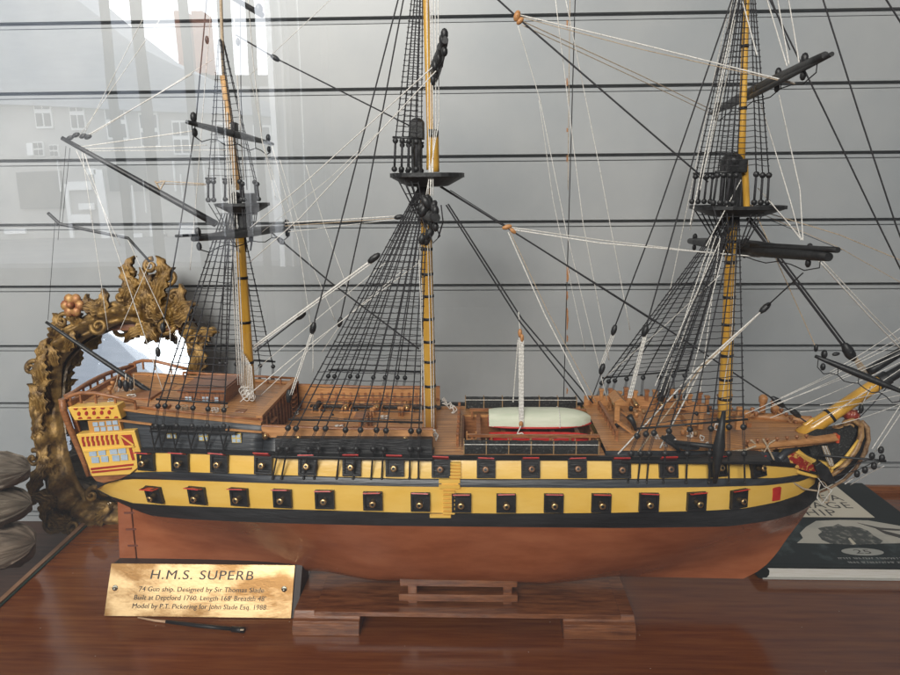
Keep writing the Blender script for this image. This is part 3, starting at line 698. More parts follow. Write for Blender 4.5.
# caps & mastheads
block_shape('mast_cap', 417, 131, 13, 15, .02)
for dy in (-.005,.005): block_shape('masthead_strut', 418.5, 155, 5, 36, .005, dy)
block_shape('mast_cap', 433.5, 133, 9, 6, .016)
block_shape('mast_cap', 733.5, 166, 19, 12, .022)
block_shape('masthead_strut', 729, 188, 5, 36, .006, -.006); block_shape('masthead_strut', 736.5, 188, 5, 36, .006, -.006); block_shape('masthead_strut', 742, 187, 4, 36, .006, .006)
block_shape('mast_cap', 251, 172+32, 8, 20, .014); block_shape('mast_cap', 236, 207, 8, 26, .016); block_shape('mast_cap', 246, 221, 10, 14, .014)
block_shape('mast_cap', 234, 127, 6, 8, .01)
for px, py, r in ((417,124,.0085),(732,161,.0115),(236,196,.006)):
    mb = MB(); mb.ball(W(px, py, 0), r, 14, (1,1.1,.8)); mb.build('cap_dome', iron, SHIP)
for px, py, w_, h_ in ((722,192,4,30),(727,190,3,34),(413,157,3,30)): block_shape('masthead_strut', px, py, w_, h_, .004, -.012)

# ------------------------------------------------------------------ shrouds
def shroud_set(lower, upper, nrat, side, name, sheer=True, rr=.00074, dz=.021, rat_to=.92, de=True, lowtail=0.0):
    """lower: list of world points (deadeyes), upper: world point list same length"""
    mb = MB()
    lower = [Vector((p.x, side*abs(p.y), p.z)) for p in lower]; upper = [Vector((p.x, side*abs(p.y), p.z)) for p in upper]
    for a_, b_ in zip(lower, upper): mb.tube([a_, a_.lerp(b_,.5), b_], rr, 5)
    ph = random.random()
    for i in range(nrat):
        f = .045 + (rat_to-.045)*(i/(nrat-1))
        pts = []
        for j, (a_, b_) in enumerate(zip(lower, upper)):
            p = a_.lerp(b_, f + .0016*math.sin(i*2.3+j*1.7+ph*6)); pts.append(p+Vector((0, side*rr, 0)))
        pp_ = []
        for u, v in zip(pts, pts[1:]): pp_ += [u, (u+v)/2+Vector((0,0,-.0005))]
        pp_.append(pts[-1])
        e0 = (pts[0]-pts[1]).normalized()*.0012; e1 = (pts[-1]-pts[-2]).normalized()*.0012
        mb.tube([pts[0]+e0]+pp_[1:-1]+[pts[-1]+e1], rr*.6, 4)
        for p in pts: mb.ball(p, rr*1.45, 4)
    S = mb.build(name, rope_b, SHIP)
    if sheer:
        m2 = MB(); a_ = lower[0].lerp(upper[0], .035); b_ = lower[-1].lerp(upper[-1], .035); d = (b_-a_).normalized()*.004
        m2.tube([a_-d+Vector((0,side*.0015,0)), b_+d+Vector((0,side*.0015,0))], .0012, 6); m2.build('sheer_pole', iron, S)
    return S, lower
def lower_rig(near_px, up_px, chan_y, chain_y, b_ch, nrat, up_b=.008, r=.0032, name='lower_shrouds', chain_dx=0, vee=False, chb=.10, up_dx=None):
    for side in (-1, 1):
        lo = [W(x, y, -b_ch) for x, y in near_px]
        n = len(lo); up = []
        for i in range(n):
            q = W(up_px[0]+(i-(n-1)/2)*(up_dx or .9), up_px[1], 0); up.append(Vector((q.x, up_b, q.z)))
        S, L = shroud_set(lo, up, nrat, side, name)
        for i, p in enumerate(L):
            put_deadeye(p, S, r)
            q = W(near_px[i][0]+chain_dx*(near_px[i][0]-up_px[0]), chan_y, -b_ch); q = Vector((q.x, side*b_ch, q.z))
            put_deadeye(q, S, r)
            m2 = MB()
            for dx in (-.0012,.0,.0012): m2.tube([p+Vector((dx,0,-.002)), q+Vector((dx,0,.002))], .0003, 4)
            m2.build('lanyard', rope_b, S)
            if side < 0:
                e = W(near_px[i][0]+chain_dx*1.6*(near_px[i][0]-up_px[0]), chain_y, -chb); e = Vector((e.x, side*chb-.001, e.z))
                m2 = MB()
                if vee:
                    for dx in (-.006,.006): m2.tube([q+Vector((dx,0,0)), e], .0009, 4)
                    m2.tube([e, e+Vector((0,0,-.004))], .0011, 4)
                else:
                    m2.tube([q, e], .0010, 4); m2.ball(e, .0017, 6)
                m2.build('chain_plate', iron, S)
lower_rig([(x, y) for x, y in ((288,428),(296,428.5),(316,428.5),(325.5,428.5),(345.5,430),(360.5,430),(376.5,430),(386,430.5),(411,431),(419,431))], (424,186), 449, 478, .103, 30, chain_dx=.07)
lower_rig([(x, y) for x, y in ((637,436),(646,434),(654,433),(669,431),(690,429.5),(711,428.5),(729,427),(743.5,427))], (733,213), 453.5, 482, .100, 30, chain_dx=.06)
lower_rig([(158,406),(165,406),(178,407),(193,408),(208,409),(224,410)], (231,214), 426, 447, .092, 26, up_dx=2.6, r=.0028, chain_dx=.03, vee=True, chb=.088)
# channels (the boards that spread the shrouds)
def channel(x0, x1, y0, y1, bo, m=black, h_=None):
    for side in (-1, 1):
        a_ = W(x0, y0, -bo); b_ = W(x1, y1, -bo)
        mb = MB(); mb.hexa([(a_.x,side*(bo-.03),a_.z-.003),(b_.x,side*(bo-.03),b_.z-.003),(b_.x,side*(bo+.0025),b_.z-.003),(a_.x,side*(bo+.0025),a_.z-.003),(a_.x,side*(bo-.03),a_.z),(b_.x,side*(bo-.03),b_.z),(b_.x,side*(bo+.0025),b_.z),(a_.x,side*(bo+.0025),a_.z)])
        mb.build('channel', m, SHIP, .0005)
channel(272, 433, 455, 457.5, .101); channel(622, 770, 460, 461, .099); channel(150, 236, 429, 431.5, .089)
# black upper boards between channel and rail on the quarterdeck
mb = MB(); a_ = W(275,438.5,-.0905); b_ = W(432,438.5,-.0905); c_ = W(275,457,-.093); 
mb.hexa([(a_.x,-.094,c_.z),(b_.x,-.094,c_.z),(b_.x,-.08,c_.z),(a_.x,-.08,c_.z),(a_.x,-.0905,a_.z),(b_.x,-.0905,a_.z),(b_.x,-.08,a_.z),(a_.x,-.08,a_.z)]); mb.build('channel_backing', black, SHIP)

# topmast shrouds, standing on the tops
def upper_rig(c, dxs, ztop_px, hd, nrat, rlow=.0031, drop=.0, span=.03, name='topmast_shrouds', rr=.00066, name2=None):
    up0 = W(*ztop_px, 0)
    for side in (-1, 1):
        lo = [W(x, y, 0) for x, y in dxs]; lo = [Vector((p.x, hd, p.z)) for p in lo]
        n = len(lo); up = [Vector((up0.x+(i-(n-1)/2)*.0009, .004, up0.z)) for i in range(n)]
        S, L = shroud_set(lo, up, nrat, side, name, sheer=False, rr=rr, rat_to=.96)
        for p in L:
            put_deadeye(p, S, rlow); q = Vector((p.x+(p.x-c.x)*.06, side*hd, c.z+.004)); put_deadeye(q, S, rlow)
            m2 = MB(); m2.tube([p, q], .0013, 5); m2.build('lanyard', rope_b, S)
        m4 = MB(); m4.tube([L[0]+Vector((-.003,0,.0035)), L[-1]+Vector((.003,0,.0035))] if name2 is None else [L[0]+Vector((-.003,0,.0035)), L[name2]+Vector((.003,0,.0035))], .0013, 5); m4.build('sheer_pole', iron, S)
        m3 = MB()
        for p in L: m3.tube([Vector((p.x+(p.x-c.x)*.06, side*hd, c.z)), Vector((c.x+(p.x-c.x)*.25, side*.008, c.z-.055))], rr*1.2, 5)
        for k in range(4):
            f = .2+k*.2; m3.tube([Vector((c.x+(p.x+(p.x-c.x)*.06-c.x)*(1-f)+(p.x-c.x)*.25*f, side*(hd*(1-f)+.008*f), c.z-.055*f)) for p in (L[0], L[-1])], rr*.7, 4)
        m3.build('futtock_shrouds', rope_b, S)
upper_rig(mtc, [(399,143),(405.5,143),(412,143.5),(419,144)], (421.5,-70), .036, 36)
upper_rig(ftc, [(706,176),(712,176),(718,176),(724,176),(743,175),(749,176),(755,176)], (747,-45), .036, 36, name2=3)
upper_rig(ztc, [(217,182),(222,182),(247.5,182),(250,184)], (221,40), .026, 20, .0028, rr=.0005, name2=1)

# ------------------------------------------------------------------ yards
def yard(pts, Ys, rpx, label=None, m=iron, blocks=(), name='yard', foot=True):
    P = [W(x, y, Y) for (x, y), Y in zip(pts, Ys)]
    mb = MB(); A, B_ = P[0], P[-1]; N = 14; PP = []; RR = []
    for i in range(N+1):
        f = i/N; PP.append(A.lerp(B_, f)); RR.append(rpx*.00122*(0.45+.55*(1-abs(2*f-1)**1.6)))
    mb.tube(PP, RR, 12); o = mb.build(name, m, SHIP, label=label)
    if foot:
        m2 = MB(); pts_ = []
        for i in range(13):
            f = .04+.92*i/12; s_ = .010+.010*abs(math.sin(f*PI*4)); pts_.append(A.lerp(B_, f)-Vector((0,0,.016-.006*abs(math.cos(f*PI*4)))))
        m2.tube(pts_, .0006, 5)
        for i in range(0, 13, 3): m2.tube([pts_[i], A.lerp(B_, .04+.92*i/12)], .0005, 4)
        m2.build('foot_rope', rope_b, o)
    for f in blocks:
        c = A.lerp(B_, f); m2 = MB(); m2.ball(c+Vector((0,0,.006)), .0042, 8, (.8,.8,1.2)); m2.ball(c-Vector((0,0,.008)), .0036, 8, (.8,.8,1.2)); m2.build('yard_block', iron, o)
    return o
yard([(825,55),(712,113)], (-.19,.19), 5.2, 'black yard slanting across the fore topmast', blocks=(.12,.3,.93))
yard([(829,257),(690,241)], (-.16,.16), 7.2, 'thick black lower yard on the foremast', blocks=(.1,.5,.62,.95))
p1 = spar('stunsail_boom', [(838,250),(752,245)], [2.2,2.6], iron, 8, Y=[-.17,-.03])
spar('stunsail_boom', [(832,54),(752,96)], [1.6,2.4], iron, 8, Y=[-.2,-.02])
yard([(445,40),(428,92)], (-.165,.165), 5.5, 'black main topsail yard seen nearly end on', blocks=(.02,.2,.4))
yard([(436,218),(420,208)], (-.19,.19), 7.0, 'black main lower yard seen end on', blocks=(.02,.12,.25,.4), foot=False)
yard([(187,122),(273,144)], (-.13,.13), 3.4, 'slim black yard across the mizzen topmast', blocks=(.06,.93))
yard([(193,239),(292,227)], (-.13,.13), 4.6, 'black crossjack yard on the mizzen mast', blocks=(.04,.5,.93))
spar('stunsail_boom', [(176,236),(290,231)], [1.2,1.2], iron, 8, Y=[-.135,.13])
spar('gaff', [(62,138),(216,224)], [2.0,3.4], iron, 10, Y=[0,0])
spar('boom', [(46,322),(90,352),(168,404)], [1.4,2.2,2.8], iron, 10)
spar('ensign_boom', [(48,213),(60,224),(97,232),(128,238),(150,262)], [1.7,1.8,1.6,1.5,1.2], iron, 8, Y=[.06]*5)
spar('yard_fragment', [(233,-2),(262,15)], [2.2,2.4], iron, 8, Y=[0,-.04])
c = W(259,9,-.04); mb = MB(); mb.ball(c, .0042, 8, (1,1,1.3)); mb.build('yard_block', iron, SHIP)
# block cluster under the main top
random.seed(11)
for k in range(14):
    px = random.uniform(421,442); py = random.uniform(198,240); Y = random.uniform(-.17,-.08)
    c = W(px, py, Y); mb = MB(); mb.ball(c, random.uniform(.003,.0052), 9, (.8,.7,1.35), Matrix.Rotation(random.uniform(-.8,.8),3,'Y')); mb.build('pulley_block', iron, SHIP)
for pts in (((441,205),(443,222),(438,238)),((435,225),(440,236),(433,243),(430,235)),((421,215),(427,232),(423,240))):
    mb = MB(); mb.tube([W(x,y,-.15) for x,y in pts], .0007, 5); mb.build('block_strop', rope_b, SHIP)
# clew-ish black bundle on main topsail yard
for px, py, r in ((442,40,.0040),(441,50,.0048),(439,58,.0048),(435,66,.0045),(433,80,.0042),(444,45,.003)):
    c = W(px, py, -.15+(py-40)*.002); mb = MB(); mb.ball(c, r*.85, 8, (.8,1,1.5)); mb.build('pulley_block', iron, SHIP)

# ------------------------------------------------------------------ bowsprit
bs = spar('bowsprit', [(800,436),(884,379)], [7.4,6.2], mast_y, 16, bands=(.36,.93))
spar('bowsprit_bee', [(804,426),(814,419)], [2.6,2.4], mast_y, 8)
spar('bowsprit_cap', [(880,382),(888,377)], [7.2,7.0], iron, 10)
spar('jib_boom', [(868,372),(905,349),(990,296)], [4.4,4.2,3.4], iron, 12, Y=[0,0,0])
spar('bowsprit_spar', [(884,380),(935,350)], [5.6,4.8], iron, 12)
yard([(815,356),(905,393)], (-.06,-.09), 3.2, 'black spritsail yard crossing the bowsprit', blocks=(.1,), foot=True)
spar('boomkin', [(818,455),(886,461)], [1.1,1.3], iron, 8, Y=[-.03,-.05])
for px, py in ((881,450),(872,456),(882,458),(874,466),(865,470),(857,474)):
    c = W(px, py, -.05); mb = MB(); mb.ball(c, .0035, 8, (1,.8,1.3)); mb.build('pulley_block', iron, SHIP)

# ------------------------------------------------------------------ rigging lines
random.seed(5)
def line(name, pts, Y, m, rpx=.6, sag=0.0, twist=False):
    if not isinstance(Y, (list, tuple)): Y = [Y]*len(pts)
    if len(Y) == 2 and len(pts) > 2: Y = [Y[0]+(Y[1]-Y[0])*i/(len(pts)-1) for i in range(len(pts))]
    P = [W(x, y, yy) for (x, y), yy in zip(pts, Y)]
    PP = []
    for i in range(len(P)-1):
        for k in range(8): f = k/8; PP.append(P[i].lerp(P[i+1], f)-Vector((0,0,sag*4*f*(1-f))))
    PP.append(P[-1]); r = rpx*.00122
    mb = MB()
    if twist:
        L = (P[-1]-P[0]).length; n = max(8, int(L/.0012)); n = min(n, 260)
        d = (P[-1]-P[0]).normalized(); a_ = d.cross(Vector((0,1,0))); a_.normalize(); b2 = d.cross(a_)
        for ph in (0, PI):
            mb.tube([PP[0].lerp(PP[-1], i/n)+(a_*math.cos(i*.9+ph)+b2*math.sin(i*.9+ph))*r*.55-Vector((0,0,sag*4*(i/n)*(1-i/n))) for i in range(n+1)], r*.62, 4, False)
    else: mb.tube(PP, r, 5)
    return mb.build(name, m, SHIP)
def blk(px, py, Y, r=.0042, m=iron, ang=0.0, el=1.5):
    c = W(px, py, Y); mb = MB(); mb.ball(c, r, 9, (.75,.7,el), Matrix.Rotation(ang,3,'Y')); mb.ball(c, r*.5, 6, (.8,1.7,.8)); return mb.build('pulley_block', m, SHIP)
B, Wt, Tn = rope_b, rope_w, rope_t
# stays (black)
line('stay', [(494,-4),(518,18),(708,182)], 0, B, .85)
line('stay', [(437,184),(512,231),(652,319),(773,399)], 0, B, .85); line('stay', [(440,187),(515,233),(655,322)], .004, B, .6)
line('stay', [(773,399),(812,426)], 0, B, .8); blk(778,402,0,.0055,iron,-.9,2.0); blk(795,413,0,.005,iron,-.9,1.9)
line('stay', [(446,205),(520,322),(583,403)], 0, B, .8); line('stay', [(448,204),(522,319),(593,403)], .01, B, .8)
line('stay', [(236,35),(275,58),(410,126)], 0, B, .7); blk(275,58,0,.004,iron,-1.0,1.5)
line('stay', [(272,233),(330,282),(419,349)], 0, B, .8); blk(281,241,0,.0045,iron,-.8,1.3)
line('stay', [(747,218),(846,350)], 0, B, 1.25); line('stay', [(750,217),(850,350)], .004, B, .9); blk(849,352,0,.0085,iron,-.6,1.6)
for k in range(5): line('lashing', [(851+k*.7,354),(861+k*2.2,373)], [0,-.002+k*.001], Tn, .55)
line('forestay', [(768,-4),(824,110),(878,223),(902,272)], 0, B, .75); line('forestay', [(822,-4),(858,110),(896,225),(910,262)], 0, B, .75); line('forestay', [(884,-4),(903,26)], 0, B, .8)
line('forestay', [(758,-10),(772,0),(790,50)], 0, B, .5)
# backstays
for pts, Y in (([(399,-4),(343,214),(313,327)], -.05), ([(404,-4),(366,200),(340,321)], .05), ([(733,-4),(655,222),(614,329)], .05), ([(737,-4),(678,215),(645,331)], -.05), ([(730,-4),(700,80),(640,300)],.07)):
    if pts[0][0] == 730: continue
    line('backstay', pts, [-.01, Y], B, .7)
for a_ in ((313,328,-.05,.0048),(340,322,.05,.0045),(614,330,.05,.0048),(602,369,.05,.005),(645,331,-.05,.0048)): blk(a_[0], a_[1], a_[2], a_[3], iron, .25, 1.6)
for k in range(3): line('tackle', [(612+k*1.6,333),(600+k*1.4,366)], .05, Wt, .4)
line('backstay', [(602,371),(591,400)], .05, B, .6); blk(591,401,.06,.003,oak)
for k in range(3): line('tackle', [(644+k*1.4,334),(628+k*1.6,398)], [-.05,-.07], Wt, .5, twist=True)
for k in range(2): line('tackle', [(312+k*1.5,330),(290+k*2,395)], [-.05,-.06], Wt, .5)
line('tackle', [(313,330),(313,372)], -.05, Wt, .35); line('tackle', [(340,325),(322,352)], .05, Wt, .35); blk(309,398-4,-.05,.005,iron,.1,1.5) if False else blk(289,396,-.055,.005,iron,.1,1.7)
# mizzen backstays
line('backstay', [(207,-4),(196,120),(180,228),(163,327)], [0,-.06], B, .6); line('backstay', [(163,329),(157,352),(147,412)], -.06, B, .5); blk(163,328,-.06,.004); blk(158,352,-.06,.004)
line('backstay', [(212,-4),(203,110),(196,200),(190,270)], [0,.05], Wt, .35); line('backstay', [(240,-4),(241,100),(247,190)], 0, B, .4); line('backstay', [(248,-4),(253,60),(262,140),(276,200)], [0,.03], Wt, .4)
line('backstay', [(233,-4),(238,90),(244,180)], .01, Wt, .6)
blk(207,40,-.01,.003); blk(238,42,0,.003)
for k in range(4): line('halyard', [(224+k*3,100+k*12),(238+k*2.2,385)], [-.005,-.012-k*.002], Wt, .45+.12*(k%2), sag=.0)
for k in range(9): line('halyard', [(246+k*1.2-4,350+k*2),(247+k*1.6-6,394+k*.8)], -.012-.0005*k, Wt, .45, sag=.0005*k)
for k in range(6):
    c = W(243+k*1.7, 391+(k%3)*3, -.014); mb = MB(); mb.tube([c+Vector((.0045*math.cos(a*PI/6), .001*math.sin(a), .005*math.sin(a*PI/6))) for a in range(13)], .0006, 5, False); mb.build('rope_coil', Wt, SHIP)
# main halyards
for k, (x0, x1) in enumerate(((428,431),(431,428),(436,430),(439,426),(433,433))): line('halyard', [(x0-1,-4),(x0,120),(x1,196)], [-.012,-.04], Wt, .45, sag=.0)
line('halyard', [(426.5,205),(430,330),(432,428)], -.014, Wt, .6); line('halyard', [(428.5,205),(433,330),(434,430)], -.016, Wt, .45); line('halyard', [(419,260),(422,340),(421,428)], -.09, Wt, .4)
line('halyard', [(419,236),(422,290),(425,428)], -.02, Wt, .5)
# long white braces
line('brace', [(436,64),(300,187),(245,232)], [-.1,0], Wt, .45); line('brace', [(436,71),(300,218),(250,262)], [-.1,0], Wt, .45); line('brace', [(425,88),(330,178),(262,232)], [.1,.02], Wt, .3)
line('brace', [(254,346),(376,257)], [-.02,-.06], Wt, .9); line('brace', [(253,349),(376,260)], [-.02,-.06], Wt, .6); blk(374,258,-.06,.005,iron,.95,1.7)
line('brace', [(255,352),(300,317)], -.03, B, .8); blk(301,316,-.03,.0045,iron,.95,1.6)
line('brace', [(240,402),(300,352),(420,262)], [-.04,.02], Wt, .45); line('brace', [(258,398),(330,330),(428,250)], [.01,.05], Wt, .35); line('brace', [(248,376),(386,262)], .03, Wt, .35)
line('brace', [(285,223),(399,216)], 0, Wt, .55); line('brace', [(285,226),(399,218)], .01, Tn, .4); line('brace', [(288,232),(399,219)], .03, Wt, .3); blk(399,217,0,.004,iron,1.4,1.5)
line('brace', [(280,160),(308,255),(335,320)], 0.03, Wt, .3); line('brace', [(272,146),(298,240),(311,328)], -.03, Wt, .28); line('brace', [(262,140),(290,230)], .03, Wt, .3); line('brace', [(330,0),(250,75),(262,132)], .05, Wt, .3)
line('brace', [(306,165),(325,228),(352,300)], .06, Wt, .3)
# gaff and peak lines
for p0, p1, w_ in (((78,138),(170,5),.3),((82,138),(150,5),.3),((85,137),(192,74),.55),((88,137),(212,60),.3),((80,147),(192,131),.5),((84,149),(207,145),.4),((84,151),(230,150),.3),((76,150),(120,245),.3),((84,152),(166,400),.4),((82,152),(108,330),.3),((66,146),(58,240),.25),((70,148),(62,225),.25),((55,222),(48,320),.25)):
    line('vang', [p0, p1], [0,.0], Wt if w_ > .26 else B, w_)
line('vang', [(160,181),(206,184)], 0, Tn, .5); line('vang', [(160,184),(206,185)], .005, Tn, .4); line('vang', [(156,183),(165,181),(160,190),(155,181)], 0, Tn, .8)
c = [(70,138),(76,135),(83,136),(88,137)]; 
for x, y in c: blk(x, y, 0, .0035, iron, 1.2, 1.4)
line('vang', [(128,240),(170,330),(172,402)], .03, Wt, .35); line('vang', [(150,262),(120,330)], .03, Wt, .3)
for k in range(7): line('lashing', [(118+k*2.6,374+(k%3)*3),(114+k*3.4,388+(k%2)*6),(120+k*2.2,398-(k%3)*4)], -.02+k*.002, Wt if k%2 else Tn, .45, sag=.002)
blk(126,386,-.03,.005); blk(120,384,-.02,.004); blk(131,385,-.03,.004)
# mid ship white lines
line('brace', [(508,227),(600,240),(703,252)], [0,.1], Wt, .65); line('brace', [(509,229),(600,243),(760,257)], [0,-.02], Wt, .65); line('brace', [(450,190),(508,227)], 0, B, .4)
blk(507,227,0,.004,oak_l,1.3,1.5); blk(513,231,0,.0035,oak_l,-.9,1.3); blk(517,16,0,.005,oak_l,.3,1.2); blk(520,21,0,.004,oak_l,.8,1.2)
line('brace', [(520,15),(640,44),(795,83)], [0,-.1], Wt, .55); line('brace', [(520,17),(640,49),(795,84)], [0,-.1], Tn, .35)
line('brace', [(522,21),(640,75),(712,110)], [0,.18], Tn, .45); line('brace', [(522,25),(640,80),(712,114)], [0,.18], Tn, .4)
line('brace', [(518,26),(540,100),(566,230),(590,330),(607,400)], [0,.06], Wt, .38); line('brace', [(508,232),(545,315),(589,400)], [0,-.05], Wt, .55); line('brace', [(510,232),(548,312),(596,402)], [0,-.05], Tn, .35)
line('brace', [(555,-4),(583,223),(609,360)], [0,.05], Wt, .4); line('brace', [(565,-4),(600,170),(630,330)], [0,.05], Wt, .4); line('brace', [(570,-4),(569,80),(568,190)], .1, Tn, .35); line('brace', [(539,100),(553,200),(585,350)], [.03,.05], Wt, .3)
line('brace', [(720,275),(660,330),(604,378)], [-.05,.06], Wt, .35)
# boat tackle
line('tackle_pendant', [(518.5,312),(520,332)], 0, Wt, .5); blk(520,333,-.002,.0036,oak_l,0,1.5); blk(522,338,-.004,.0032,oak_l,0,1.5); blk(521,424,-.025,.0034,oak_l,0,1.1)
for k in range(5): line('tackle', [(519+k*1.1,338),(520+k*.8+math.sin(k)*1.5,380),(519.5+k*.9,424)], [-.003,-.022], Wt, .62, twist=True)
line('tackle', [(518,340),(516,385),(513,402)], [.0,.02], Wt, .6, twist=True); line('lashing', [(521,426),(517,434),(522,433),(526,437)], -.03, Wt, .6)
# foremast lines
for x0, y0, x1, y1, Y0, Y1 in ((712,236,660,392,-.02,-.07),(716,236,664,395,-.02,-.07),(720,240,655,386,-.03,-.075),(735,20,700,190,0,-.04),(738,-4,690,225,0,-.07),(731,60,690,230,.0,.05),(724,250,685,400,-.04,-.08),(728,10,668,300,0,.07),(733,-4,712,120,0,.05),(741,180,706,246,-.02,-.06),(720,238,700,392,-.02,-.08)):
    line('halyard', [(x0,y0),(x1,y1)], [Y0,Y1], Wt, .42, twist=True)
line('halyard', [(733,250),(727,415)], -.013, Tn, .4); line('halyard', [(736,250),(732,330),(722,400)], -.014, Wt, .4)
for k in range(3): line('sheet', [(764-k*.6,309+k*.5),(700,366+k*2.5),(616+k*22,456-k*4)], [-.06,-.085], Wt if k != 1 else Tn, .75)
line('sheet', [(803,273),(766,307)], [-.12,-.06], B, .6); blk(765,308,-.06,.0048,iron,.75,1.7)
for p in ([(766,-4),(787,66)], [(777,-4),(789,64)], [(788,-4),(799,62)], [(741,-4),(757,55)], [(768,200),(803,240)], [(758,188),(790,225)], [(765,195),(800,238)], [(779,95),(800,190),(803,240)], [(761,104),(790,200),(801,240)]):
    line('lift', p, [0,-.1], Wt, .5)
line('brace', [(818,260),(870,317),(902,350)], [-.1,-.03], Wt, .65); line('brace', [(820,258),(872,314),(904,346)], [-.1,-.03], Wt, .5)
line('brace', [(764,212),(840,235),(905,262)], [0,0], Tn, .45); line('brace', [(764,215),(840,248),(905,285)], [0,0], Tn, .3); line('brace', [(770,220),(842,250)], 0, B, .3)
line('bowline', [(770,250),(800,325),(846,350)], [0,0], Tn, .45) if False else line('bowline', [(752,205),(800,310),(817,350)], [-.02,-.06], Tn, .45, twist=True); blk(816,348,-.06,.003); blk(836,354,-.06,.003,iron,1.4,1.4)
for x0, y0, x1, y1 in ((905,340,745,414),(905,347,758,412),(905,352,772,405),(905,360,770,418),(905,366,812,424),(905,335,780,398),(905,325,830,372),(905,386,820,405),(905,394,800,412),(905,402,835,425)):
    line('head_line', [(x0,y0),(x1,y1)], [-.015,-.02], Wt, .35, sag=.002)
line('bobstay', [(903,401),(872,449)], [0,-.04], Wt, .55); line('bobstay', [(903,410),(875,452)], [0,-.04], Wt, .5); line('bobstay', [(889,385),(872,405),(845,432)], 0, B, .5); line('bobstay', [(872,386),(862,402),(858,412)], -.01, Wt, .5, twist=True); blk(861,409,-.01,.004)
for p in ([(880,463),(866,470),(846,482)],[(884,466),(868,474),(850,485)],[(845,484),(860,474),(876,468)],[(838,470),(856,464),(874,458)],[(836,476),(858,470),(874,462)]): line('shroud_line', p, [-.05,-.01], Wt if p[0][0] > 842 else B, .45)
# gammoning and lashings on the bowsprit
for k in range(5): line('lashing', [(822+k*1.2,446),(826+k*1.4,458),(830+k,466)], -.03, Wt if k % 2 else Tn, .45)
# pale anchor cable drooping at the bow
line('anchor_cable', [(751,440),(764,452),(779,466),(792,482),(804,489),(818,491)], [-.06,-.03], Tn, .95); line('anchor_cable', [(763,439),(766,444),(774,460)], -.06, Tn, .95); line('anchor_cable', [(756,446),(745,450),(726,452)], -.07, Tn, 1.0)
line('anchor_cable', [(775,440),(770,443),(764,452)], -.06, Tn, .7)
lp = []
for k in range(13): a_ = k/12*2*PI; lp.append((824+5*math.sin(a_)-2.5*math.cos(a_), 492-11*math.cos(a_)))
line('rope_loop', lp, -.03, Tn, .55); line('rope_loop', [(818,478),(824,486),(832,490),(822,504),(817,498),(820,484)], -.032, Wt, .45)
for i, (x, y, Y) in enumerate(((434,436,-.06),(432,432,-.055),(448,404,.05),(452,408,.05),(446,400,.05),(690,432,-.05),(672,441,-.07),(700,438,-.05),(708,445,-.075),(743,415,0),(715,425,-.04),(655,436,-.05),(664,447,-.07))):
    for k in range(3):
        a0 = random.random()*6; line('rope_end', [(x,y),(x+3*math.cos(a0),y+3*math.sin(a0)),(x+5*math.cos(a0+1),y+4*math.sin(a0+1)+1),(x+2,y+5)], Y, Wt, .5)
# anchors lashed on the forecastle side
AN = MB(); s_ = [W(724,411,-.108), W(721,430,-.110), W(719,447,-.112), W(717,465,-.112), W(715,483,-.112)]
AN.tube(s_, [.0022,.0042,.0065,.0045,.0022], 6); 
ANK = AN.build('anchor', iron, SHIP)
mb = MB(); mb.tube([W(719,447,-.108), W(700,445,-.10), W(672,442,-.092)], [.003,.0026,.0024], 8); mb.build('anchor_shank', iron, ANK)
mb = MB(); mb.tube([W(662,436,-.092), W(668,441,-.092), W(676,446,-.092), W(680,452,-.090)], [.0012,.003,.003,.0012], 6); mb.prism([W(660,438,-.094), W(672,434,-.094), W(676,438,-.094), W(668,444,-.094)], (0,.002,0)); mb.prism([W(676,446,-.094), W(683,442,-.094), W(700,448,-.094), W(698,450,-.094), W(684,450,-.094)], (0,.002,0)); mb.build('anchor_fluke', iron, ANK)
mb = MB(); mb.prism([W(x,y,-.038) for x,y in ((815,466),(821,462),(829,468),(836,482),(833,484.5),(826,482),(820,478))], (0,.01,0)); mb.build('cathead_bracket', iron, SHIP, .001)
mb = MB(); mb.tube([W(778,460,-.055), W(786,452,-.045), W(797,447,-.035)], [.004,.0042,.004], 8); mb.build('anchor_lining', black_top, SHIP)
# a spare anchor fluke on the deck & black funnel bundle in the fore rigging
mb = MB(); mb.tube([W(668,377,.03), W(664,390,.03), W(660,401,.03)], [.003,.0055,.004], 8); mb.build('rigging_bundle', iron, SHIP)
mb = MB(); mb.tube([W(629,416,-.03), W(633,422,-.03), W(636,430,-.03)], [.004,.003,.002], 8); mb.build('rigging_bundle', iron, SHIP)
# more clutter: buckets, shot racks along the decks
random.seed(21)
for i in range(26):
    px = random.uniform(612, 755); yy = random.uniform(-.05, .055); q = W(px, 430, yy)
    if abs(q.x-W(723,430,0).x) < .012: continue
    k = i % 3; mb = MB(); b_ = .004
    if k == 0: mb.lathe((q.x, yy, ZF+.003), (0,0,1), [(0,.0025),(.005,.0028),(.0055,.002)], 8)
    elif k == 1: mb.box((q.x, yy, ZF+.005), (.005,.004,.005))
    else: mb.ball((q.x, yy, ZF+.006), .003, 8); 
    mb.build('deck_fitting', [oak_l, oak, figw, iron][i % 4], SHIP)

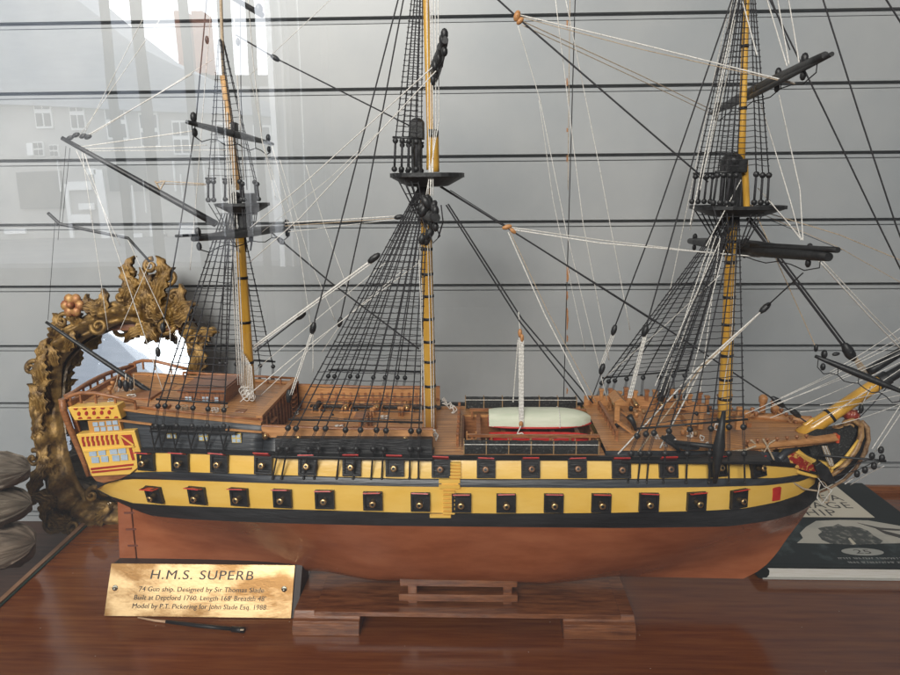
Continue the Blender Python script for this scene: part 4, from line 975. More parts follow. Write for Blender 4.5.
random.seed(44)
for i in range(60):
    px = random.uniform(285, 425) if i < 42 else random.uniform(90, 175); yy = random.uniform(-.072, .066); q = W(px, 425, yy); z_ = ZQ+.001 if i < 42 else lerp([(66,W(66,403,-.064).z),(262,ZP)], px)+.0005
    if abs(yy) > .058 and i >= 42: continue
    k = i % 5; mb = MB()
    if k == 0: mb.lathe((q.x, yy, z_), (0,0,1), [(0,.0026),(.005,.003),(.0055,.002)], 8)
    elif k == 1: mb.box((q.x, yy, z_+.003), (random.uniform(.005,.012),.004,.006))
    elif k == 2: mb.tube([Vector((q.x+.005*math.cos(a*PI/5), yy+.004*math.sin(a*PI/5), z_+.0012+.0003*a)) for a in range(21)], .0007, 5)
    elif k == 3: mb.lathe((q.x, yy, z_), (0,0,1), [(0,.0016),(.010,.0013),(.0105,.0026),(.0135,.0026),(.014,.001)], 8)
    else: mb.ball((q.x, yy, z_+.002), .0026, 7)
    mb.build(['bucket','locker','rope_coil','belaying_pin','round_shot'][k], [oak, oak_l, rope_w, oak_l, iron][k], SHIP)
for s in (-1, 1):
    for i in range(16):
        px = 290+i*8.8; q = W(px, 430, -.08); mb = MB(); mb.box((q.x, s*.0785, ZQ+.0115), (.003,.004,.023)); mb.build('bulwark_post', oak, SHIP)
    p0 = W(285,430,-.08); p1 = W(431,430,-.08); mb = MB(); mb.box(((p0.x+p1.x)/2, s*.0755, ZQ+.0145), (p1.x-p0.x,.003,.0025)); mb.build('pin_rail', oak, SHIP)
for s in (-1, 1):
    P = []
    for px in (134,160,190,220,258):
        q = W(px, lerp(TOPT, px), -bt(px)); P.append(Vector((q.x, s*(bt(px)-.004), q.z+(.008 if s > 0 else .0035))))
    mb = MB(); mb.tube(P, .0016, 5); R_ = mb.build('poop_rail', oak, SHIP)
    for i in range(9):
        p = P[0].lerp(P[1], i/2) if i < 2 else P[min(4, i//2)]; px = 134+i*15.5; q = W(px, lerp(TOPT, px), -bt(px)); mb = MB(); mb.box((q.x, s*(bt(px)-.004), q.z+(.0035 if s > 0 else .001)), (.002,.002,.009 if s > 0 else .005)); mb.build('stanchion', oak, R_)
for k, (px, yy, w_, d_) in enumerate(((244,-.004,.004,.05),(168,.0,.004,.05),(112,-.01,.003,.07),(88,0,.004,.085))):
    q = W(px, 404, yy); z_ = lerp([(66,W(66,403,-.064).z),(262,ZP)], px); mb = MB(); mb.box((q.x, yy, z_+.004), (w_, d_, .003)); mb.build('deck_beam', oak, SHIP, .0004)
random.seed(91)
for i in range(12):
    px = random.uniform(100, 250); yy = random.choice((-1,1))*random.uniform(.036,.056); q = W(px, 408, yy); z_ = lerp([(66,W(66,403,-.064).z),(262,ZP)], px)+.0005
    mb = MB(); mb.tube([Vector((q.x+(.004+.0004*math.sin(a*1.7))*math.cos(a*PI/5), yy+.0035*math.sin(a*PI/5), z_+.0010+.00022*a)) for a in range(26)], .00065, 5); mb.build('rope_coil', rope_t if i % 2 else rope_w, SHIP)
# ------------------------------------------------------------------ display stand
ST = thing('display_stand', Wz(464,610,0), 'low dark wooden display stand with two moulded feet, under the model ship', 'stand')
def foot(x0, x1, name='foot'):
    a_ = Wz(x0, 636.5, 0); b_ = Wz(x1, 640, 0); xa, xb = a_.x, b_.x; yf = -.078; yb = .078; h_ = .0245
    mb = MB(); prof = [(yf,0),(yf,.011),(yf+.003,.0125),(yf+.0035,.0165),(yf+.008,.0175),(yf+.012,.022),(yf+.014,h_)]
    prof = prof + [(-y, z) for y, z in prof[::-1]]
    mb.prism([(xa, y, z) for y, z in prof], (xb-xa, 0, 0)); return mb.build(name, stand_w, ST, .0008)
foot(292, 358.5); foot(563, 636)
a_ = W(314,612,-.068); b_ = W(621,618,-.068)
mb = MB(); mb.hexa([(a_.x,-.068,.0195),(b_.x,-.068,.0195),(b_.x,.07,.0195),(a_.x,.07,.0195),(a_.x,-.068,.0255),(b_.x,-.068,.0255),(b_.x,.07,.0255),(a_.x,.07,.0255)]); mb.build('base_board', stand_w, ST, .0006)
for s in (-1, 1):
    y0 = -.046 if s < 0 else .046
    for (x0, x1, ya, yb_) in ((400,517,577,585.3),(399,517.5,592,600.3)):
        p = W(x0, ya, -.046); q = W(x1, yb_, -.046); mb = MB(); mb.box(((p.x+q.x)/2, y0, (p.z+q.z)/2), (q.x-p.x, .009, p.z-q.z)); mb.build('cradle_rail', stand_w, ST, .0006)
    for (x0, x1) in ((408,417),(503,512)):
        p = W(x0, 585, -.046); q = W(x1, 585, -.046); mb = MB(); mb.box(((p.x+q.x)/2, y0*.985, (.0255+p.z)/2+.001), (q.x-p.x, .007, p.z-.0255+.002)); mb.build('cradle_leg', stand_w, ST, .0005)

# ------------------------------------------------------------------ table
tabm = mat('mahogany', (0.125,0.028,0.005), 0.17, col2=(0.20,0.060,0.012), nscale=6, stretch=(1.6,22,14), bump=0.06, bscale=60, coat=0.4, rvar=.05)
nt = tabm.node_tree
_b = nt.nodes['Principled BSDF']; _src = _b.inputs['Base Color'].links[0].from_socket
_vo = nt.nodes.new('ShaderNodeTexVoronoi'); _vo.inputs['Scale'].default_value = 46; _g = nt.nodes.new('ShaderNodeNewGeometry'); nt.links.new(_g.outputs['Position'], _vo.inputs['Vector'])
_lt = nt.nodes.new('ShaderNodeMath'); _lt.operation = 'LESS_THAN'; _lt.inputs[1].default_value = 0.032; nt.links.new(_vo.outputs['Distance'], _lt.inputs[0])
_mx = nt.nodes.new('ShaderNodeMix'); _mx.data_type = 'RGBA'; nt.links.new(_lt.outputs[0], _mx.inputs['Factor']); nt.links.new(_src, _mx.inputs['A']); _mx.inputs['B'].default_value = (.34,.25,.18,1); nt.links.new(_mx.outputs['Result'], _b.inputs['Base Color'])
L0 = Wz(0,606,0); L1 = Wz(117,497,0)
dxy = (L1.x-L0.x)/(L1.y-L0.y)
yF, yB = -.44, .322
xl = lambda y: L0.x+(y-L0.y)*dxy
mb = MB(); mb.hexa([(xl(yF),yF,-.03),(1.5,yF,-.03),(1.5,yB,-.03),(xl(yB),yB,-.03),(xl(yF),yF,0),(1.5,yF,0),(1.5,yB,0),(xl(yB),yB,0)])
TB = mb.build('display_table', tabm, None); tag(TB, 'polished red brown mahogany table top under the ship, stand and book', 'table')
mb = MB(); w_ = .007
mb.hexa([(xl(yF)-w_,yF,-.03),(xl(yF)-.0003,yF,-.03),(xl(yB)-.0003,yB,-.03),(xl(yB)-w_,yB,-.03),(xl(yF)-w_,yF,.004),(xl(yF)-.0003,yF,.004),(xl(yB)-.0003,yB,.004),(xl(yB)-w_,yB,.004)]); mb.build('edge_strip', mat('edge_wood',(.22,.11,.06),.5,col2=(.35,.2,.12),nscale=30), TB)
mb = MB(); mb.hexa([(xl(yF)+.0005,yF,.0005),(xl(yF)+.003,yF,.0005),(xl(yB)+.003,yB,.0005),(xl(yB)+.0005,yB,.0005),(xl(yF)+.0005,yF,.0022),(xl(yF)+.003,yF,.0022),(xl(yB)+.003,yB,.0022),(xl(yB)+.0005,yB,.0022)]); mb.build('green_felt_strip', mat('green_dark',(.02,.045,.035),.5), TB)
# back ledge against the wall
mb = MB(); mb.box((.45, .326, .004), (1.9, .007, .016)); mb.build('back_ledge', stand_w, TB)
# lower shelf to the left of the table
mb = MB(); mb.hexa([(-1.5,-.44,-.09),(xl(-.44)-.008,-.44,-.09),(xl(.33)-.008,.33,-.09),(-1.5,.33,-.09),(-1.5,-.44,-.07),(xl(-.44)-.008,-.44,-.07),(xl(.33)-.008,.33,-.07),(-1.5,.33,-.07)])
SH = mb.build('window_shelf', mat('shelf_brown',(.05,.022,.012),.5,col2=(.09,.042,.025),nscale=10,stretch=(1,10,10)), None); tag(SH, 'dark brown lower shelf left of the table, below the gilt mirror', 'shelf')

# ------------------------------------------------------------------ slat wall
wallm = mat('grey_wall_paint', (0.285,0.305,0.32), 0.36, col2=(0.355,0.365,0.37), nscale=3.2, bump=0.12, bscale=9, rvar=.06)
Yw = .33; z_first = .515+.2589; step = .10308
xs_seam = W(566.5, 300, Yw).x
for k, (x0, x1) in enumerate(((-1.5, xs_seam-.0008), (xs_seam+.0008, 1.5))):
    prof = []
    ks = list(range(9, -8, -1))
    prof.append((Yw+.014, -.35)); prof.append((Yw, -.35))
    for kk in ks:
        zc = z_first - step*kk
        if zc < -.33 or zc > 1.25: continue
        # bottom to top: thin line, sloped lower lip, recess, overhanging upper lip
        prof += [(Yw, zc-.0095), (Yw+.006, zc-.0095), (Yw+.006, zc-.0080), (Yw+.0018, zc-.0080), (Yw+.0016, zc-.0032), (Yw+.0125, zc-.0028), (Yw+.0125, zc+.0018), (Yw, zc+.0018)]
    prof += [(Yw, 1.3), (Yw+.014, 1.3)]
    mb = MB(); mb.prism([(x0, y, z) for y, z in prof], (x1-x0, 0, 0)); o = mb.build('wall', wallm, None); struct(o)
mb = MB(); mb.box((0, Yw+.022, .475), (3.0, .012, 1.65)); o = mb.build('wall', mat('wall_backing', (.03,.028,.026), .8), None); struct(o)
# chips of exposed brown board along the seam
chip = MB(); random.seed(4)
for (y0, y1, w_) in ((20,28,1.6),(78,86,1.4),(128,132,1.2),(155,162,.9),(265,282,2.6),(291,300,1.6),(308,330,1.9),(335,342,1.6),(388,394,1.2)):
    side = 1
    P0 = W(566.6+.6, y0, Yw-.0006); P1 = W(566.6+.6, y1, Yw-.0006); n = 7; pts = []
    for i in range(n+1): pts.append(P0.lerp(P1, i/n)+Vector((-.0010,0,0)))
    for i in range(n, -1, -1): pts.append(P0.lerp(P1, i/n)+Vector((w_*.0015*(.3+random.random()*.9)*math.sin(PI*(i+.4)/(n+.8)),0,0)))
    chip.prism(pts, (0,.0012,0))
o = chip.build('wall', mat('exposed_board', (.30,.12,.045), .8, col2=(.42,.2,.08), nscale=200), None); struct(o)
# shop shell: ceiling and side walls of the window bay, street side lintel
shell = mat('bay_paint', (0.42,0.41,0.40), .7)
for nm, c_, d_ in (('ceiling', (0,-.06,1.32),(3.1,.80,.04)), ('wall', (-1.53,-.06,.48),(.05,.80,1.7)), ('wall', (1.53,-.06,.48),(.05,.80,1.7)), ('floor', (0,-.06,-.38),(3.1,.80,.04))):
    mb = MB(); mb.box(c_, d_); struct(mb.build(nm, shell, None))

# ------------------------------------------------------------------ brass plaque
PQ = thing('name_plaque', Wz(197,617,0), 'engraved brass name plaque leaning on a dark wedge, in front of the stern', 'plaque')
p_bl, p_br = Wz(103,617,.0015), Wz(291.5,617.5,.0015)
hN = Vector((0, .026, .0555)); 
p_tl, p_tr = W(110.5,565,p_bl.y+.026), W(295.5,563.3,p_br.y+.026)
yb0 = (p_bl.y+p_br.y)/2
BL = Vector((p_bl.x, yb0, .0015)); BR = Vector((p_br.x, yb0, .0015)); up = ((p_tl-p_bl)+(p_tr-p_br))/2; up.x = 0
TL = BL+up; TR = BR+up; TL.x = p_tl.x; TR.x = p_tr.x
nrm = (BR-BL).cross(TL-BL).normalized()
if nrm.y > 0: nrm = -nrm
mb = MB(); mb.prism([BL,BR,TR,TL], -nrm*.0022)
brassp = mat('plaque_brass', (0.27,0.145,0.055), 0.36, 1.0, col2=(0.60,0.42,0.22), nscale=16, stretch=(1,1,2.2), bump=.12, bscale=260, rvar=.13, contrast=(.42,.6))
mb.build('brass_plate', brassp, PQ, .0004)
mb = MB(); mb.prism([BL-nrm*.0024+Vector((.002,0,0)), TL-nrm*.0024+Vector((.002,0,0)), Vector((TL.x+.002, TL.y+.022, TL.z-.004)), Vector((TL.x+.002, TL.y+.036, .0)), Vector((BL.x+.002, BL.y+.004, .0))], (BR.x-BL.x+.006, 0, 0)); mb.build('backing_block', mat('dark_block',(.022,.012,.009),.5), PQ)
ux = (BR-BL).normalized(); uy = (TL-BL); uy = (uy-ux*uy.dot(ux)).normalized()
H_ = up.length; Wd = (BR-BL).length
def text_obj(s, size, pos, ux, uy, n, m, parent, name='lettering', align='CENTER', ext=.0002, shear=.12, off=.0, xs=1.0, spacing=1.0):
    cu = bpy.data.curves.new(name, 'FONT'); cu.body = s; cu.size = size; cu.align_x = align; cu.extrude = ext; cu.shear = shear; cu.offset = off; cu.space_character = spacing
    t = bpy.data.objects.new('tmp', cu); COL.objects.link(t)
    bpy.context.view_layer.update(); dg = bpy.context.evaluated_depsgraph_get()
    me = bpy.data.meshes.new_from_object(t.evaluated_get(dg)); COL.objects.unlink(t); bpy.data.objects.remove(t)
    org = Vector(pos)
    for v in me.vertices: c = v.co; v.co = ux*c.x*xs + uy*c.y + n*(c.z+ext)
    me.materials.clear(); me.materials.append(m)
    o = bpy.data.objects.new(name, me); COL.objects.link(o); o.parent = parent; o.location = org-WO[parent.name]; WO[o.name] = org
    return o
ink = mat('engraved_black', (.035,.028,.022), .5)
def onp(fx, fy): return BL + ux*Wd*fx + uy*H_*fy + nrm*.0001
text_obj('H.M.S. SUPERB', .0155, onp(.505,.71), ux, uy, nrm, ink, PQ, xs=1.22, off=.0, spacing=1.12)
text_obj('74 Gun ship. Designed by Sir Thomas Slade', .0082, onp(.51,.475), ux, uy, nrm, ink, PQ, xs=1.05, off=.0, spacing=1.04)
text_obj("Built at Deptford 1760. Length 168' Breadth 48'", .0082, onp(.505,.315), ux, uy, nrm, ink, PQ, xs=1.0, off=.0, spacing=1.04)
text_obj('Model by P.T. Pickering for John Slade Esq. 1988', .0082, onp(.505,.155), ux, uy, nrm, ink, PQ, xs=1.0, off=.0, spacing=1.04)
for fx, fy in ((.045,.53),(.955,.545)):
    c = onp(fx, fy); mb = MB(); mb.lathe(c, nrm, [(0,.0036),(.0008,.0034),(.0012,.0022),(.0008,.0016)], 16); S_ = mb.build('screw', mat('screw_steel',(.5,.5,.42),.35,1.0), PQ)
    mb = MB(); mb.lathe(c, nrm, [(.0010,.0014),(.0014,.0013)], 10); mb.build('screw_recess', ink, S_)

# ------------------------------------------------------------------ black stick in front of the plaque
SK = thing('brush', Wz(195,627,0), 'slim black handled brush with pale thin end, lying on the table below the plaque', 'brush')
def zz(px, py, h): return Wz(px, py, h)
mb = MB(); mb.tube([zz(138,617.5,.0022), zz(155,620.5,.0024), zz(168,621.8,.0025)], [.0008,.0014,.0018], 8); mb.build('pale_end', mat('pale_wood',(.55,.36,.22),.5), SK)
mb = MB(); mb.tube([zz(166,621.6,.0025), zz(200,625.8,.003), zz(233,629,.0032)], [.0019,.0023,.0022], 10); mb.build('handle', black, SK)
mb = MB(); mb.tube([zz(232,629,.0033), zz(244.5,630.3,.0034)], .0033, 12); mb.build('cap', black, SK); mb = MB(); mb.box(zz(242,629.8,.0066), (.0042,.002,.0006)); mb.build('cap_mark', mat('mark_white',(.7,.6,.45),.5), SK)

# ------------------------------------------------------------------ book
BKT = .0188
BO = thing('book', Wz(880,573,0), 'large dark hardback book with cream title panel and ship picture, lying right of the bow', 'book')
fl = Wz(765,568,BKT); bx0_ = fl.x; by0 = Wz(830,567.5,BKT).y; by1 = Wz(840,482.8,BKT).y; bx1_ = Wz(862,482.8,BKT).x
covm = mat('dark_cover', (.007,.011,.011), .42, col2=(.012,.018,.018), nscale=8, spec=.3)
paperm = mat('page_edges', (.72,.72,.70), .8, col2=(.58,.55,.48), nscale=40, stretch=(1,1,60))
mb = MB(); mb.box(((bx0_+bx1_)/2, (by0+by1)/2, BKT-.0011), (bx1_-bx0_, by1-by0, .0022)); CV = mb.build('front_cover', covm, BO, .0005)
mb = MB(); mb.box(((bx0_+bx1_)/2, (by0+by1)/2, .0011), (bx1_-bx0_, by1-by0, .0022)); mb.build('back_cover', mat('back_cover_grey',(.45,.45,.42),.5), BO, .0005)
mb = MB(); mb.box(((bx0_+bx1_)/2+.002, (by0+by1)/2, BKT/2), (bx1_-bx0_-.006, by1-by0-.006, BKT-.0044)); mb.build('page_block', paperm, BO)
mb = MB(); mb.tube([(bx0_-.0005,by0+.001,BKT/2),(bx0_-.0005,by1-.001,BKT/2)], BKT/2-.0002, 10); mb.build('spine', covm, BO)
def cov(pts, m, name, h=.0003):
    P = [Wz(x, y, BKT+.0002) for x, y in pts]; mb = MB(); mb.prism([Vector((p.x, p.y, BKT+.00005)) for p in P], (0,0,h)); return mb.build(name, m, CV)
xe = Wz(874.5,517.5,BKT).x; ytop = by1-.002; ybt = Wz(860,517.5,BKT).y
mb = MB(); mb.prism([(bx0_+.004,ybt,BKT+.00005),(xe,ybt,BKT+.00005),(xe,ytop-.004,BKT+.00005),(bx0_+.004,ytop-.004,BKT+.00005)], (0,0,.0003)); mb.build('title_panel', cream, CV)
X_, Y_, Z_ = Vector((1,0,0)), Vector((0,1,0)), Vector((0,0,1))
dk = mat('print_dark', (.06,.055,.05), .4)
for s, px, py, sz in (('SEA', 828, 500.5, .030), ('IMAGE', 823, 508, .030), ('SHIP', 818, 515.5, .030)):
    p = Wz(px, py, BKT+.0004); text_obj(s, sz, (p.x, p.y, BKT+.00038), X_, Y_, Z_, dk, CV, 'title_lettering', ext=.00005, shear=0, xs=1.0, spacing=1.15)
skym = mat('picture_sky', (.55,.52,.45), .3, col2=(.30,.31,.28), nscale=14, contrast=(.5,.75))
seam_ = mat('picture_sea', (.010,.017,.018), .42, col2=(.085,.12,.12), nscale=30, contrast=(.52,.78), spec=.3)
cov([(769,564),(800,519.5),(874,519.5),(1000,548),(1000,564.5)], seam_, 'picture_sea', .0002)
cov([(797,543),(803,538),(800,533),(806,527),(816,521),(840,520),(868,520.5),(900,526),(930,532),(925,543),(884,543.5),(850,544)], skym, 'picture_sky', .0004)
cov([(830,543.5),(822,540),(818,535),(822,532),(818,528.5),(825,527),(833,526.5),(838,524),(843,526.5),(852,526.5),(860,528),(868,531),(874,536),(883,541),(880,544),(855,545)], mat('picture_ship',(.06,.065,.06),.3,col2=(.30,.29,.25),nscale=110,contrast=(.52,.66)), 'picture_ship', .0006)
for p in ([(857,523),(880,528),(900,529.5),(900,531),(880,530)], [(876,529),(900,535),(903,539),(885,534)], [(850,538),(856,544),(853,545),(848,539)]): cov(p, dk if p[0][0] != 850 else cream, 'picture_spar', .0008)
c = Wz(862.5,552,BKT); mb = MB(); mb.prism([(c.x+.0285*math.cos(a*PI/12), c.y+.0085*math.sin(a*PI/12)*1.15, BKT+.0003) for a in range(24)], (0,0,.0003)); mb.build('badge', mat('badge_grey',(.42,.42,.38),.35), CV)
text_obj('25', .015, (c.x, c.y-.0052, BKT+.00062), X_, Y_, Z_, dk, CV, 'badge_lettering', ext=.00005, shear=0, xs=1.6)
random.seed(8)
for row, (x0, x1, y) in enumerate(((838,1000,558.6),(848,1000,562.6))):
    mb = MB(); x = x0
    while x < x1:
        w_ = random.uniform(1.6,2.6); p = Wz(x, y, BKT)
        s_ = random.choice((0,1,2)); t_ = .0006
        if s_ != 1: mb.box((p.x, p.y, BKT+.0004), (t_, .0042, .0001))
        if s_ != 2: mb.box((p.x+.0012, p.y+.0016, BKT+.0004), (.0022, t_, .0001))
        if s_: mb.box((p.x+.0014, p.y, BKT+.0004), (t_, .0042, .0001), Matrix.Rotation(random.uniform(-.5,.5),3,'Z'))
        x += w_+ (2.5 if random.random() < .15 else .8)
    mb.build('small_print', mat('print_light',(.5,.5,.47),.5), CV)

# ------------------------------------------------------------------ gilt mirror
MY = .20
MI = thing('gilt_mirror', W(80,531,MY), 'ornate gilded rococo mirror with scrolled leaf frame, standing behind the stern', 'mirror')
S2 = .00145                          # metres per pixel at the mirror
mc = W(133, 425, MY)
def MP(px, py, dy=0.0):
    p = W(px, py, MY+dy); return p
inner = [(52,372),(58,358),(70,344),(88,334),(105,327),(122,330),(136,336),(150,330),(168,326),(188,336),(203,352),(211,372),(211,400),(206,430),(198,455),(186,478),(170,494),(150,502),(128,505),(108,502),(92,495),(80,482),(69,458),(60,430),(54,400)]
outer = [(31,372),(37,352),(52,334),(72,318),(92,306),(112,300),(134,304),(156,298),(178,304),(202,320),(222,340),(232,366),(235,400),(230,434),(221,468),(206,496),(184,516),(158,524),(130,527),(104,527),(82,522),(62,508),(46,470),(36,432),(30,400)]
sq = lambda p: (128+(p[0]-128)*.58, p[1]) if p[0] > 128 else (128-(128-p[0])*1.15, p[1])
inner = [sq(p) for p in inner]; outer = [sq(p) for p in outer]
n = len(inner); rows = []
def cr(pts, i, f):
    p0, p1, p2, p3 = (pts[(i+k-1) % len(pts)] for k in range(4))
    return tuple(.5*((2*p1[a])+(-p0[a]+p2[a])*f+(2*p0[a]-5*p1[a]+4*p2[a]-p3[a])*f*f+(-p0[a]+3*p1[a]-3*p2[a]+p3[a])*f**3) for a in (0,1))
K = 8; prof = [(0,.006),(.06,-.004),(.16,-.010),(.24,-.006),(.32,-.014),(.5,-.026),(.66,-.024),(.76,-.014),(.84,-.018),(.93,-.012),(1.0,.004),(.95,.012)]
ringN = n*K
for u, d in prof:
    row = []
    for i in range(n):
        for k in range(K):
            f = k/K; a_ = cr(inner, i, f); b_ = cr(outer, i, f); t = (i*K+k)
            wob = .0045*math.sin(t*1.15)*max(0, math.sin(PI*u)) + .003*math.sin(t*.55+u*5)
            ed = 3.2*math.sin(t*.83)+2.0*math.sin(t*1.7+1) if u > .9 else 0
            x = a_[0]+(b_[0]-a_[0])*(u+ed*.02); y = a_[1]+(b_[1]-a_[1])*(u+ed*.02)
            row.append(MP(x, y)+Vector((0, d-wob*(u > .1), 0)))
    rows.append(row+[row[0]])
mb = MB(); mb.grid(rows); FR = mb.build('frame', gold, MI)
def leaf(mb, x, y, ang, L, w_, curl=1.0, dep=-.012):
    """acanthus leaf: ribbed lobed scoop, curling; ang in picture plane (0 = right, 90 = up)"""
    rows = []; a_ = math.radians(ang); px_, py_ = x, y; N = 22
    for i in range(N+1):
        f = i/N; aa = a_ + curl*f*f*1.5; px_ += math.cos(aa)*L/N; py_ -= math.sin(aa)*L/N
        ww = w_*math.sin(PI*min(1, .12+.88*f)**.8)*(1+.26*math.sin(f*26))+.4
        nx, ny = -math.sin(aa), -math.cos(aa)
        row = []
        for k in range(15):
            v = k/7-1; rise = -(.009*math.sin(PI*f)*(1-.7*v*v)+.0026*math.cos(v*PI*4.5+f*2)) + dep
            row.append(MP(px_+nx*v*ww, py_+ny*v*ww)+Vector((0, rise-(f**2)*.006, 0)))
        rows.append(row)
    mb.grid(rows)
    mb.grid([[p+Vector((0,.006,0)) for p in r] for r in rows])
def scroll(mb, x, y, r, turns=1.25, a0=0, sgn=1, dep=-.02, thick=3.0):
    P = []; R = []
    for i in range(25):
        f = i/24; aa = a0+sgn*f*turns*2*PI; rr_ = r*(1-f*.82); P.append(MP(x+math.cos(aa)*rr_, y-math.sin(aa)*rr_)+Vector((0,dep-.008*f,0))); R.append(thick*S2*(1-f*.55))
    mb.tube(P, R, 7); mb.ball(P[-1], thick*S2*.9, 7)
random.seed(12)
mb = MB()
for (x, y, an, L, w_, cu) in ((48,372,120,32,7,-1.0),(47,392,110,38,7,-.8),(47,420,95,36,7,.7),(50,450,110,34,6,-.7),(46,345,60,30,8,1.0),(70,330,120,30,7,-1.1),(80,322,45,34,8,.9),(96,318,150,34,7,.8),(110,310,80,30,7,-1),(95,314,175,30,6,-1.2),
      (120,312,100,46,8,.5),(146,312,80,46,8,-.5),(112,290,105,34,7,-.8),(152,290,75,34,7,.8),(122,300,60,26,6,1.2),(144,300,120,26,6,-1.2),(166,318,40,36,8,.9),(176,326,10,32,7,1.2),(160,324,140,30,7,-1),(190,322,60,26,7,-1),
      (226,352,60,30,8,-1.0),(230,380,70,34,7,.8),(226,420,75,34,7,-.8),(218,455,70,30,6,.8),(62,480,120,34,6,-.7),(72,505,140,34,6,.8),(84,523,160,30,6,-.9),(100,520,20,26,6,1),(56,462,250,40,6,.5),(66,490,250,28,6,.6),
      (86,520,200,26,6,-.9),(44,410,90,30,5,-.9),(60,355,50,24,5,.8),(54,372,95,26,4,.6),(132,318,90,30,9,0),(44,392,100,24,5,1.2),(130,304,90,34,7,.4),(140,330,200,28,6,.6),(124,330,-20,28,6,-.6)):
    x, y = sq((x, y)); leaf(mb, x, y, an, L, w_, cu, dep=-.016-random.random()*.008)
mb.build('leaf_carving', gold, MI)
for (x, y, r, a0, sg) in ((57,325,9,0,1),(112,282,8,1,1),(152,282,8,2,-1),(132,268,8,1.5,1),(172,330,9,0,-1),(90,330,9,3,1),(42,356,7,0,-1),(34,372,7,1,1),(70,520,11,2,1),(88,524,9,0,-1),(60,500,8,4,1),(226,345,9,0,-1),(46,460,8,2,-1),(128,285,7,4,-1),(140,284,7,5,1),(48,438,7,1,1),(192,316,8,2,1),(104,300,7,2,-1),(160,300,7,1,1),(100,494,7,1,1)):
    x, y = sq((x, y)) if y > 300 else (x, y); m2 = MB(); scroll(m2, x, y, r, 1.3, a0, sg); m2.build('scroll', gold, MI)
# red flower
mb = MB(); c = MP(57,309)
for k in range(6): mb.ball(c+Vector((.011*math.cos(k*PI/3),-.03,.011*math.sin(k*PI/3))), .0085, 8, (1,.6,1))
mb.ball(c+Vector((0,-.036,0)), .006, 8); mb.build('flower', mat('faded_red_gilt',(.30,.09,.04),.5,.3,col2=(.5,.3,.1),nscale=90), MI)
mb = MB(); mb.add([MP(*cr(inner, i, k/4))+Vector((0,.004+(MP(*cr(inner, i, k/4)).z-mc.z)*.07,0)) for i in range(n) for k in range(4)], [list(range(n*4))])
mirm = mat('mirror_silver', (.86,.87,.87), .02, 1.0); mb.build('mirror_glass', mirm, MI)
mb = MB(); mb.add([MP(*cr(outer, i, 0))+Vector((0,.014,0)) for i in range(n)], [list(range(n))]); mb.build('backboard', stand_w, MI)

MI.rotation_euler.x = -math.radians(11)
# ------------------------------------------------------------------ folded fabric at the far left
FB = thing('folded_fabric', W(14,575,.05), 'stack of rumpled grey and cream folded fabric at the left edge of the window', 'fabric')
random.seed(2)
for i, (y0, y1, m_) in enumerate(((452,486,(.20,.165,.13)),(484,522,(.17,.135,.10)),(518,566,(.20,.15,.11)))):
    rows = []
    for a in range(61):
        t = a/60; row = []
        for b in range(61):
            f = b/60*PI*1.1-.1; b = b*.35; x = -95+128*t; cyy = (y0+y1)/2; h = (y1-y0)/2
            xx = x+(3*math.sin(i*2+t*4)) ; p = W(xx, cyy-h*math.sin(f)*0-h*math.cos(f)*(-1), .06-.0*t)
            nn = noise.noise(Vector((t*9+i*7, b*.35, i)))*.007+noise.noise(Vector((t*3+i*7+20, b*1.3, i)))*.009+abs(noise.noise(Vector((t*5+i, b*2.6, i*3))))*.006-abs(noise.noise(Vector((t*2.5+i*5, b*3.7+t*3, i*9))))*.011
            endt = (1-max(0,(t-.72)/.28)**2.4)**.5 if t > .72 else 1
            base = W(xx, cyy, .06)
            row.append(Vector((base.x, .06-(.05*math.sin(f)+nn)*endt, base.z+(h*.00128*-math.cos(f)+nn)*endt)))
        rows.append(row)
    mb = MB(); mb.grid(rows); mb.build('fold', mat('fabric_%d' % i if False else 'fabric'+'abc'[i], m_, .85, col2=tuple(c*.55 for c in m_), nscale=26, stretch=(.7,.7,4), bump=.5, bscale=120), FB)

# ------------------------------------------------------------------ shop window pane
gl = bpy.data.materials.new('window_glass'); gl.use_nodes = True; nt = gl.node_tree
for n_ in list(nt.nodes): nt.nodes.remove(n_)
out = nt.nodes.new('ShaderNodeOutputMaterial'); mix = nt.nodes.new('ShaderNodeMixShader'); tr = nt.nodes.new('ShaderNodeBsdfTransparent'); gs = nt.nodes.new('ShaderNodeBsdfGlossy')
tr.inputs[0].default_value = (.97,.975,.97,1); gs.inputs['Roughness'].default_value = 0.0; gs.inputs['Color'].default_value = (1,1,1,1)
_ng = nt.nodes.new('ShaderNodeNewGeometry'); _nn = nt.nodes.new('ShaderNodeTexNoise'); _nn.inputs['Scale'].default_value = 9; _nn.inputs['Detail'].default_value = 1.5
_nb = nt.nodes.new('ShaderNodeBump'); _nb.inputs['Distance'].default_value = .00022; _nb.inputs['Strength'].default_value = 1.0
nt.links.new(_ng.outputs['Position'], _nn.inputs['Vector']); nt.links.new(_nn.outputs['Fac'], _nb.inputs['Height']); nt.links.new(_nb.outputs[0], gs.inputs['Normal'])
lw = nt.nodes.new('ShaderNodeFresnel'); lw.inputs['IOR'].default_value = 1.5
mul = nt.nodes.new('ShaderNodeMath'); mul.operation = 'MULTIPLY'; mul.inputs[1].default_value = 4.0; mul.use_clamp = True
nt.links.new(lw.outputs[0], mul.inputs[0]); nt.links.new(mul.outputs[0], mix.inputs[0]); nt.links.new(tr.outputs[0], mix.inputs[1]); nt.links.new(gs.outputs[0], mix.inputs[2]); nt.links.new(mix.outputs[0], out.inputs[0])
mb = MB(); mb.add([(-1.5,-.47,-.36),(1.5,-.47,-.36),(1.5,-.47,1.3),(-1.5,-.47,1.3)], [(0,1,2,3)])
